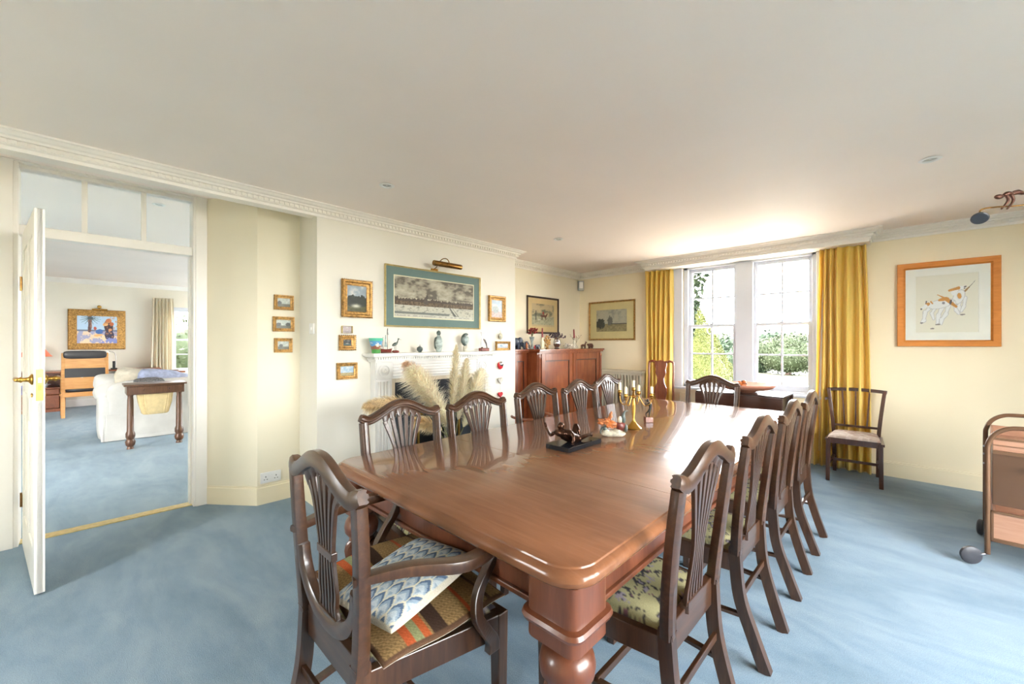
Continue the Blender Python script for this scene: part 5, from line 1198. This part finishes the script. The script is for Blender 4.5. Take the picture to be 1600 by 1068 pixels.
# ------------------------------------------------------------------ trolley on the right
tr = thing('drinks_trolley', 'brown tubular metal trolley with panelled trays at the right edge', 'trolley', (.338, 3.64, 0), radians(-4.5))
TW, TD = .66, .64
for y_ in (0, TD):
    b = MB(); b.tube(smooth_path([(0, y_, .075), (0, y_, .40), (0, y_, .66), (.004, y_, .72), (.028, y_, .775), (.075, y_, .812), (.14, y_, .822), (TW/2, y_, .824), (TW-.14, y_, .822), (TW-.075, y_, .812), (TW-.028, y_, .775), (TW-.004, y_, .72), (TW, y_, .66), (TW, y_, .40), (TW, y_, .075)], 5), .0125, 10); b.build('tube_frame', M['brownmetal'], tr, smooth=True)
b = MB(); b.box(.02, TW-.02, .0, TD, .672, .684); b.box(.02, TW-.02, -.004, .008, .684, .745); b.box(.02, TW-.02, TD-.008, TD, .684, .745); b.box(.02, .03, .0, TD, .684, .745); b.box(TW-.03, TW-.02, 0, TD, .684, .745); b.build('upper_tray', M['pinkwood'], tr, bev=.002)
b = MB(); b.box(.02, TW-.02, -.008, -.003, .712, .716); b.box(.02, TW-.02, -.012, .0, .664, .682); b.box(.018, TW-.018, -.006, .004, .743, .755); b.build('tray_edge', M['brownmetal'], tr)
b = MB(); b.box(.018, TW-.018, -.004, .012, .370, .668); b.box(.018, TW-.018, TD-.012, TD, .370, .668); b.box(.018, .03, 0, TD, .370, .668); b.build('side_panel', M['brownpanel'], tr, bev=.003)
b = MB(); b.lathe([(.006, -.004), (.008, -.020), (.013, -.030), (.006, -.036)], (.155, 0, .595), 12, 'y'); b.build('knob', M['candle'], tr, smooth=True)
b = MB(); b.box(.02, TW-.02, 0, TD, .165, .177); b.box(.022, TW-.022, -.002, .008, .177, .325); b.box(.022, TW-.022, TD-.008, TD, .177, .325); b.box(.022, .032, 0, TD, .177, .325); b.build('lower_tray', M['pinkwood'], tr)
b = MB(); b.box(.012, TW-.012, -.008, .004, .155, .177); b.box(.012, TW-.012, -.008, .004, .320, .334); b.box(.012, .024, -.008, .004, .155, .334); b.build('tray_edge', M['brownmetal'], tr, bev=.002)
for k, (x, y, a) in enumerate(((0, 0, 200), (0, TD, 250), (TW, 0, 200), (TW, TD, 200))):
    A = radians(a); dx, dy = cos(A)*.062, sin(A)*.062
    b = MB(); b.tube([(x, y, .078), (x+dx*.4, y+dy*.4, .066), (x+dx, y+dy, .050)], .007, 7); c = b.build('castor', M['steel'], tr, smooth=True)
    b = MB(); b.lathe([(.010, -.013), (.040, -.014), (.050, -.008), (.052, 0), (.050, .008), (.040, .014), (.010, .013)], (0, 0, 0), 24, 'y'); b.xf(Matrix.Translation((x+dx*1.1, y+dy*1.1, .0525)) @ Matrix.Rotation(A+radians(12), 4, 'Z')); b.build('wheel', M['rubber'], c, smooth='auto')
b = MB(); 
for z_ in (.60, .655, .70): b.ell((-.013, .0, z_), (.006, .006, .006), 7, 5)
b.build('clip', M['steel'], tr, smooth=True, kind='stuff')

# ------------------------------------------------------------------ spot lamp with climbing figure
lp = thing('spot_lamp', 'dark wire spotlight with a climbing figure on its arm at the right edge', 'lamp', (1.25, 3.62, 0))
b = MB(); b.lathe([(.16, 0), (.16, .015), (.03, .03), (.012, .05), (.012, 2.06), (.004, 2.07)], (0, 0, 0), 24); b.build('stand', M['darkbronze'], lp, smooth='auto')
b = MB(); b.tube(smooth_path([(-.968, -.292, 1.995), (-.966, -.288, 2.012), (-.946, -.272, 2.024), (-.896, -.223, 2.032), (-.797, -.128, 2.042), (-.5, .0, 2.062), (0, 0, 2.065)], 6), .0042, 8); b.build('arm', M['tarnish'], lp, smooth=True)
b = MB(); b.xf(Matrix.Identity(4)); b.lathe([(.008, .024), (.024, .019), (.034, .003), (.035, -.003), (.030, -.008), (.001, -.010)], (0, 0, 0), 24); b.xf(Matrix.Translation((-.968, -.292, 1.972)) @ Matrix.Rotation(radians(-48), 4, 'X')); b.build('lamp_head', M['rubber'], lp, smooth='auto')
M['copperfig'] = plain('copper_figure', C(104, 66, 54), .35, .5, .2, 40)
f = MB()
def gp(p, r): pp = smooth_path(p, 4); f.tube(pp, [np.interp(i/(len(pp)-1), np.linspace(0, 1, len(r)), r) for i in range(len(pp))], 8)
f.ell((-.893, -.214, 2.088), (.024, .012, .013), rot=V((1, 0, 0)).rotation_difference(V((.72, .69, .05))))
gp([(-.876, -.198, 2.094), (-.862, -.185, 2.104), (-.846, -.170, 2.102)], [.008, .013, .012]); gp([(-.866, -.188, 2.098), (-.858, -.184, 2.066), (-.884, -.203, 2.022)], [.008, .007, .004]); gp([(-.846, -.170, 2.098), (-.838, -.164, 2.066), (-.862, -.184, 2.022)], [.008, .007, .004])
gp([(-.846, -.170, 2.102), (-.822, -.148, 2.112), (-.80, -.13, 2.104)], [.010, .014, .008]); gp([(-.80, -.13, 2.104), (-.76, -.09, 2.100)], [.006, .005])
f.build('climbing_figure', M['copperfig'], lp, smooth=True)

# ------------------------------------------------------------------ the drawing room beyond the door
dr = thing('writing_desk', 'long wooden desk against the far wall of the next room', 'desk', (-11.95, -.3, 0), 0)
b = MB(); b.box(-.30, .34, -1.1, 1.42, .735, .762); b.build('desktop', M['redwood'], dr, bev=.004)
b = MB(); b.box(-.28, .30, -1.05, -.98, .0, .735); b.box(-.28, .30, -.06, -.02, 0, .735); b.box(-.28, -.26, -1.0, 0, 0, .735); b.box(-.28, .30, -1.0, -.04, .44, .46); b.box(-.28, .30, -1.0, -.04, .0, .06); b.build('pedestal', M['redwood'], dr, bev=.003)
b = MB(); b.box(-.28, .30, 1.2, 1.38, 0, .735); b.build('end_panel', M['redwood'], dr)
for z0, z1 in ((.33, .43), (.07, .32)):
    b = MB(); b.box(.29, .315, -.97, -.07, z0, z1); d_ = b.build('drawer', M['redwood'], dr, bev=.008)
    b = MB(); b.tube([(.315, -.56, (z0+z1)/2), (.335, -.55, (z0+z1)/2), (.335, -.49, (z0+z1)/2), (.315, -.48, (z0+z1)/2)], .005, 6); b.build('handle', M['tarnish'], d_)
pp_ = thing('paper_pile', 'untidy pile of papers in the open shelf of the desk', 'papers', (-11.75, -.72, .461))
rr = random.Random(3)
for i in range(9):
    b = MB(); a = rr.uniform(-.2, .2); z = i*.016; b.box(-.13, .13, -.18, .18, 0, .012); b.xf(Matrix.Translation((0, rr.uniform(-.05, .05), z)) @ Matrix.Rotation(a, 4, 'Z')); b.build('paper', M['plastic'], pp_)
dl = thing('table_lamp', 'brass table lamp with coral pleated shade on the far desk', 'lamp', (-11.85, -.68, .763))
b = MB(); b.lathe([(.07, 0), (.072, .012), (.03, .03), (.022, .05), (.034, .08), (.018, .11), (.03, .15), (.018, .19), (.026, .22), (.012, .26), (.010, .32)], (0, 0, 0), 18); b.build('base', M['brass'], dl, smooth='auto')
b = MB(); b.lathe([(.225, .285), (.19, .32), (.13, .42), (.095, .50), (.092, .50), (.127, .42), (.187, .32), (.222, .285)], (0, 0, 0), 32, cap=False); b.build('lamp_shade', M['coral'], dl, smooth=True)
dk = thing('desk_telephone', 'small black cordless telephone on the far desk', 'telephone', (-11.8, .385, .763))
b = MB(); b.box(-.03, .03, -.05, .05, 0, .03); b.build('base', M['black'], dk, bev=.006)
b = MB(); b.box(-.012, .012, -.022, .022, .02, .17); b.build('handset', M['black'], dk, bev=.006)
dk = thing('reading_lamp', 'thin white arched reading lamp behind the telephone', 'lamp', (-11.95, .33, .763))
b = MB(); b.lathe([(.05, 0), (.05, .01), (.01, .015)], (0, 0, 0), 16); b.build('base', M['plastic'], dk, smooth='auto')
b = MB(); b.tube(smooth_path([(0, .08, .01), (0, .09, .20), (0, .07, .33), (0, 0, .37), (0, -.04, .36)], 5), .005, 6); b.build('arm', M['steel'], dk, smooth=True)
b = MB(); b.lathe([(.055, .33), (.03, .375), (.012, .385)], (0, -.05, 0), 16); b.build('shade', M['plastic'], dk, smooth='auto')
# high backed chair
hc = thing('desk_chair', 'pale orange wood armchair with black leather pads at the desk', 'chair', (-10.75, -.02, 0), radians(90))
W = M['orangewood']
for s in (-1, 1):
    b = MB(); b.sweep([(s*.27, -.22, 0), (s*.27, -.20, .45), (s*.265, -.25, 1.13)], R4(.050, .050)); b.build('back_post', W, hc, bev=.006)
    b = MB(); b.sweep([(s*.29, .24, 0), (s*.29, .24, .62)], R4(.05, .05)); b.build('leg', W, hc, bev=.006)
    b = MB(); b.sweep([(s*.285, -.22, .635), (s*.295, .28, .65)], R4(.06, .03), ref=(1, 0, 0)); b.build('arm', W, hc, bev=.008)
    b = MB(); b.sweep([(s*.28, -.2, .40), (s*.285, .24, .40)], R4(.03, .07), ref=(1, 0, 0)); b.build('side_rail', W, hc, bev=.004)
b = MB(); b.box(-.30, .30, .22, .26, .36, .44); b.build('front_rail', W, hc, bev=.004)
b = MB(); b.box(-.28, .28, -.24, -.20, .36, .44); b.build('rear_rail', W, hc, bev=.004)
b = MB(); b.box(-.25, .25, -.262, -.232, .86, 1.07); b.build('upper_back_panel', W, hc, bev=.004)
n = 22; top_ = [.74+.035*sin(i*.5)+.02*sin(i*1.3) for i in range(n)]
b = MB(); vs = [(x, y, z) for i, x in enumerate(np.linspace(-.25, .25, n)) for (y, z) in ((-.255, .50), (-.228, .50), (-.228, top_[i]), (-.255, top_[i]))]
b.add(vs, [(4*i+k, 4*i+(k+1) % 4, 4*i+4+(k+1) % 4, 4*i+4+k) for i in range(n-1) for k in range(4)]); b.build('lower_back_panel', W, hc)
b = MB(); b.box(-.25, .25, -.258, -.236, .70, .90); b.build('dark_back_insert', M['leather'], hc, bev=.004)
b = MB(); b.soft((0, .0, .475), (.25, .22, .045), .35, 24, 10); b.build('seat_cushion', M['leather'], hc, smooth=True)
b = MB(); b.soft((0, -.27, 1.10), (.27, .03, .07), .4, 24, 8); b.build('headrest', M['leather'], hc, smooth=True)
# sofa and cushions
sf = thing('slipcovered_sofa', 'white slipcovered sofa seen from behind in the next room', 'sofa', (-7.55, .13, 0))
b = MB(); b.soft((-.10, 1.05, .40), (.12, 1.0, .40), .30, 40, 18, .012, 2); b.build('back', M['cotton'], sf, smooth=True)
b = MB(); b.soft((-.46, .10, .33), (.46, .14, .32), .30, 36, 16, .015, 5); b.build('arm', M['cotton'], sf, smooth=True)
b = MB(); b.tube([(-.88, .07, .60), (-.5, .06, .62), (-.05, .08, .66)], [.13, .14, .12], 16); b.build('arm_roll', M['cotton'], sf, smooth=True)
b = MB(); b.soft((-.50, 1.9, .33), (.46, .14, .32), .30, 36, 16, .015, 6); b.build('arm', M['cotton'], sf, smooth=True)
b = MB(); b.soft((-.50, .62, .38), (.42, .42, .12), .35, 30, 12, .01, 8); b.soft((-.50, 1.42, .38), (.42, .42, .12), .35, 30, 12, .01, 9); b.build('seat_cushion', M['cotton'], sf, smooth=True, kind='stuff')
n = 90; rg = []
for z, o in ((.36, 0), (.20, .012), (.01, .03)):
    pts = rrect(.47, 1.02, .05, 21, -.46, 1.02); rg.append([(x+(x+.46)*.03*(o*20)*.3+o*.5*sin(i*1.7)*.6, y+o*.5*cos(i*1.3)*.6, z) for i, (x, y) in enumerate(pts)])
b = MB(); b.loft(rg, cap=False); b.build('skirt', M['cotton'], sf, smooth=True)
def scush(label, loc, h, rot, mat, seed, wob=.03):
    o = MB().soft((0, 0, 0), h, .55, 30, 16, wob, seed).build('sofa_cushion', mat, None, smooth=True); tag(o, label, 'cushion', 'cushions piled on the sofa'); o.location = loc; o.rotation_euler = rot
scush('white cushion at the left end of the white sofa', (-7.92, .24, .745), (.14, .17, .12), (0, radians(20), radians(20)), M['cotton'], 1)
scush('big cream patterned cushion second from left on the sofa', (-7.88, .46, .76), (.13, .22, .18), (radians(-10), radians(14), radians(8)), M['cotton2'], 3)
scush('blue and white quilted cushion spread over the sofa back', (-7.80, .80, .77), (.14, .32, .13), (radians(-12), radians(10), 0), M['bluegrey'], 4)
scush('grey patterned small cushion behind the work table', (-7.60, .60, .745), (.10, .17, .07), (0, radians(10), 0), M['greyknit'], 6)
scush('white cushion at the right of the sofa near the window', (-7.75, 1.30, .72), (.14, .24, .12), (0, radians(12), 0), M['cotton'], 7)
# work table with pleated bag
wk = thing('sewing_table', 'antique work table with pleated cream silk bag before the sofa', 'table', (-6.95, .605, 0))
TWD = M['tablewood']
b = MB(); b.box(-.19, .19, -.30, .30, .775, .797); b.build('tabletop', TWD, wk, bev=.004)
b = MB(); b.box(-.17, .17, -.275, .275, .67, .775); b.build('case', TWD, wk, bev=.003)
b = MB(); b.box(.17, .178, -.25, .25, .685, .765); d_ = b.build('drawer', TWD, wk, bev=.003)
for y_ in (-.12, .12): b = MB(); b.lathe([(.004, .178), (.012, .186), (.009, .194)], (0, y_, .727), 10, 'x'); b.build('knob', TWD, d_, smooth=True)
for y_ in (-.235, .235):
    b = MB(); b.lathe([(.032, .67), (.026, .64), (.030, .60), (.034, .22), (.046, .19), (.046, .15), (.036, .12), (.050, .09), (.044, .05), (.028, .03), (.036, .0)], (.06, y_, 0), 14); b.build('leg', TWD, wk, smooth='auto')
rg = []
for z, hx, hy in ((.67, .13, .17), (.55, .12, .155), (.42, .10, .125), (.405, .085, .11)):
    rg.append([(hx*(1+.05*(i % 2))*np.sign(cos(a))*abs(cos(a))**.4, hy*(1+.05*(i % 2))*np.sign(sin(a))*abs(sin(a))**.4, z) for i, a in enumerate([2*pi*k/64 for k in range(64)])])
b = MB(); b.loft(rg); b.build('pleated_bag', plain('cream_silk', C(222, 198, 150), .5, var=.05, scale=30), wk, smooth='auto')
# side table, stool
s2 = thing('small_side_table', 'small reddish wooden side table under the next room window', 'table', (-10.0, 1.10, 0))
b = MB(); b.box(-.19, .19, -.19, .19, .75, .785); b.build('tabletop', M['redwood'], s2, bev=.006)
b = MB(); b.box(-.03, .03, -.09, .09, .25, .75); b.box(-.15, .15, -.15, .15, .68, .75); b.build('pedestal', M['redwood'], s2, bev=.006)
for x_ in (-.13, .13):
    for y_ in (-.13, .13): b = MB(); b.tube([(x_*.4, y_*.4, .30), (x_, y_, .0)], [.02, .014], 8); b.build('leg', M['redwood'], s2)
tag(MB().lathe([(.001, 0), (.12, .002), (.13, .015), (.125, .015), (.11, .008), (.001, .008)], (0, 0, 0), 24).build('silver_tray', M['silver'], None, smooth='auto'), 'round silver tray on the small reddish side table', 'tray').location = (-10.0, 1.10, .786)
s3 = thing('wooden_stool', 'red wood stool partly hidden behind the open door', 'stool', (-10.3, -.75, 0))
b = MB(); b.box(-.18, .18, -.20, .20, .40, .44); b.build('seat', M['redwood'], s3, bev=.01)
for x_ in (-.15, .15):
    for y_ in (-.17, .17): b = MB(); b.tube([(x_, y_, .41), (x_*1.1, y_*1.1, 0)], .02, 8); b.build('leg', M['redwood'], s3)
bl = thing('blue_white_pot', 'round blue and white china pot on the stool behind the door', 'pot', (-10.3, -.66, .441))
b = MB(); b.lathe([(.05, 0), (.09, .03), (.115, .09), (.10, .15), (.06, .18), (.05, .19)], (0, 0, 0), 24); b.build('body', plain('blue_china', C(110, 120, 200), .2, var=.5, scale=14), bl, smooth=True)
# painting: palm shade, two people at a table
cv = Canvas(110, 84, (.50, .66, .82)); U, W = cv.U, cv.W; n = fbm(U*1.3, W, 8, 51)
cv.put(W < .46, (.80, .66, .52)); cv.put((W < .50) & (W > .44), (.20, .24, .34)); cv.mixin(((n > .5) & (W < .44))*.85, (.34, .38, .62)); cv.mixin(((n < .44) & (W < .3))*.7, (.86, .70, .48))
cv.seg(.30, .46, .32, .98, .055, .045, (.16, .09, .09)); cv.mixin(((np.abs(U-.31) < .05) & (n > .52) & (W > .46))*.8, (.40, .20, .12))
for a in range(0, 360, 24): cv.seg(.32, .93, .32+.26*cos(radians(a)), .93+.20*sin(radians(a))-.05, .014, .004, (.10, .14, .16))
for cx_, cy_, rx_, ry_, c_ in ((.78, .62, .15, .26, (.10, .06, .07)), (.80, .30, .16, .20, (.07, .06, .12)), (.78, .84, .10, .08, (.62, .24, .10)), (.70, .70, .09, .06, (.80, .50, .25)), (.86, .72, .07, .07, (.56, .18, .08)), (.55, .43, .13, .09, (.08, .20, .50)), (.52, .30, .15, .045, (.80, .50, .24)), (.44, .55, .05, .06, (.50, .12, .08)), (.82, .50, .06, .05, (.70, .36, .18))): cv.ell(cx_, cy_, rx_, ry_, 8, c_)
cv.mixin(((fbm(U*1.5, W, 16, 60) > .60) & (U > .62) & (W > .2))*.8, (.66, .34, .16)); cv.put((W < .22) & (U > .6) & (n > .5), (.30, .34, .66))
picture('bright palm tree painting in a broad gold frame on the far wall', (-12.297, .153, 1.585), HX, .855, .83, .13, .05, M['gold'], cv, oil=True, name='framed_painting')
t = thing('brass_picture_lamp', 'small brass picture lamp fixed over the palm tree painting', 'picture light', (-12.25, .17, 2.0))
b = MB(); b.tube([(0, -.10, .01), (0, .13, .01)], .016, 10); b.build('shade', M['brass'], t, smooth='auto')
b = MB(); b.ell((-.01, .01, .065), (.02, .035, .035)); b.tube([(-.045, .01, .04), (0, .01, .02)], .006, 7); b.build('mount', M['brass'], t, smooth=True)
curtain('cream_curtain', 'cream lined curtain beside the window in the next room', -12.14, 1.19, .36, .46, 2.32, .015, 6, .05, M['creamcurtain'], 'y', 3)
b = MB()

# ------------------------------------------------------------------ garden
GZ = -.30
b = MB(); b.box(-70, 60, 5.70, 19, GZ-.2, GZ); st(b, 'ground', M['gravel'])
b = MB(); b.box(-70, 60, 19, 120, GZ-.2, GZ+.02); st(b, 'lawn', M['grass'])
b = MB(); b.box(-70, -12.8, -60, 5.70, GZ-.2, GZ); b.box(2.6, 60, -60, 5.70, GZ-.2, GZ); b.box(-12.8, 2.6, -60, -3.5, GZ-.2, GZ); st(b, 'lawn', M['grass'])
def leafcloud(name, parent, centers, radii, n, size, mat, seed, shape=None, core=None):
    r = np.random.default_rng(seed); cs = np.array(centers); rs = np.array(radii); k = r.integers(0, len(cs), n)
    d = r.normal(size=(n, 3)); d /= np.linalg.norm(d, axis=1)[:, None]
    p = cs[k]+d*rs[k]*(.80+.26*r.random((n, 1))) if shape is None else shape(r, n)
    nrm = d+r.normal(size=(n, 3))*.5; nrm /= np.linalg.norm(nrm, axis=1)[:, None]
    a = np.cross(nrm, r.normal(size=(n, 3))); a /= np.linalg.norm(a, axis=1)[:, None]; bb = np.cross(nrm, a)
    s = size*(.6+.8*r.random((n, 1)))
    vs = np.stack([p-a*s*.5, p+bb*s*.28, p+a*s*.5, p-bb*s*.28], 1).reshape(-1, 3); i = np.arange(n)*4
    return npmesh(name, vs, np.stack([i, i+1, i+2, i+3], 1), mat, parent)
# golden yew cone
yw = thing('clipped_yew', 'tall clipped golden yew cone standing outside the left window', 'shrub', (-4.15, 11.0, GZ))
def cone(r, n):
    h = r.random(n)**1.35; a = r.random(n)*2*pi; R_ = 1.38*(1-h)**.92+.03+.03*r.normal(size=n); return np.stack([R_*np.cos(a), R_*np.sin(a), .05+h*2.85], 1)
leafcloud('foliage', yw, [(0, 0, 0)], [(1, 1, 1)], 48000, .036, M['yew'], 1, cone)
b = MB(); b.lathe([(1.30*(1-h)**.92, h*2.78) for h in np.linspace(0, 1, 14)], (0, 0, 0), 32); b.build('inner_foliage', M['yew'], yw, smooth=True)
b = MB(); b.tube([(0, 0, -.05), (0, 0, .5)], .08, 8); b.build('trunk', M['brownfig'], yw)
def shrub(label, loc, blobs, n, size, mat, seed, name='shrub', cat='shrub', trunk=None, group=None):
    t = thing(name, label, cat, loc, 0, group); leafcloud('foliage', t, [x[:3] for x in blobs], [x[3:] for x in blobs], n, size, mat, seed)
    b = MB()
    for x in blobs: b.ell(x[:3], tuple(q*.84 for q in x[3:]), 14, 9)
    b.build('inner_foliage', mat, t, smooth=True, kind='stuff')
    z = min(x[2] for x in blobs); b = MB(); b.tube([(0, 0, -.05), (0, 0, max(z, .3))], trunk or .06, 8); b.build('trunk', M['brownfig'], t)
    return t
shrub('low green shrub in front of the yew outside the window', (-3.35, 8.6, GZ), [(0, 0, .45, .55, .5, .45), (-.5, .1, .5, .5, .5, .5), (.35, 0, .3, .35, .4, .3)], 5000, .07, M['leaf'], 3)
shrub('broad pale drooping tree across the lawn, right window', (-4.3, 24.5, GZ), [(0, 0, .9, 1.5, 1.1, .9), (-.7, 0, 1.2, .9, .8, .7), (.8, 0, 1.0, .9, .9, .8), (.1, 0, 1.5, .8, .7, .5)], 11000, .10, M['leafpale'], 5, 'willow_tree', 'tree', .12)
shrub('rounded green bush left of the drooping tree', (-6.6, 25.5, GZ), [(0, 0, .7, 1.0, .9, .8), (.7, 0, .5, .7, .7, .6)], 5000, .12, M['leaf'], 7)
rr = random.Random(9)
lbls = ['distant broad tree at the left of the tree line', 'distant round tree behind the yew', 'distant pale tree at the middle of the tree line', 'distant tall tree between the two sash windows', 'distant olive tree seen low in the right window', 'distant tree topping the right window skyline', 'distant wide tree at the right of the skyline', 'distant tree nearest the right curtain', 'distant tree beyond the right window frame']
for i, (x, y, h_, w_) in enumerate(((-19, 42, 3.2, 3.0), (-15.8, 40, 2.9, 2.6), (-12.6, 41, 2.4, 2.3), (-10.3, 39, 2.2, 2.0), (-8.6, 42, 2.6, 2.0), (-6.6, 40, 2.4, 1.9), (-4.6, 43, 2.5, 2.4), (-2.2, 40, 2.3, 2.2), (1.0, 42, 2.8, 2.6))):
    shrub(lbls[i], (x, y, GZ), [(0, 0, h_*.55, w_, w_*.7, h_*.5), (-w_*.5, 0, h_*.4, w_*.7, w_*.6, h_*.42), (w_*.5, 0, h_*.42, w_*.7, w_*.6, h_*.42)], 3200, .30, (M['leafdark'], M['leafpale'])[i % 3 == 2], 20+i, 'distant_tree', 'tree', .2, 'trees beyond the lawn')
# climber hanging at the left of the window, and shrubs outside the drawing room
cl_ = thing('wall_climber', 'green leafy climber hanging down outside the left window', 'climbing plant', (-2.15, 5.80, 0))
def drop(r, n):
    z = r.random(n); x = r.random(n)**1.2*.30*(z**1.3)+.05*r.random(n); return np.stack([x-.06, .12*r.random(n), 1.35+z*1.05], 1)
leafcloud('foliage', cl_, [(0, 0, 0)], [(1, 1, 1)], 520, .075, M['leaf'], 12, drop)
b = MB(); b.tube(smooth_path([(-.05, .02, GZ), (-.06, .04, .8), (-.04, .05, 1.6), (.02, .06, 2.3), (.15, .06, 2.5)], 5), .010, 6); b.tube(smooth_path([(.0, .05, 2.0), (.14, .06, 1.98), (.22, .06, 1.90)], 4), .003, 5); b.tube(smooth_path([(.0, .05, 2.2), (.18, .06, 2.16), (.27, .06, 2.12)], 4), .003, 5); b.build('stem', M['brownfig'], cl_, smooth=True, kind='stuff')
shrub('pale garden bush outside the next room window', (-15.5, 2.2, GZ), [(0, 0, 1.2, 1.2, 1.5, 1.2), (0, 1.6, 1.0, 1.1, 1.2, 1.1), (0, -1.4, .8, 1.0, 1.0, .9)], 6000, .12, M['leafpale'], 44)
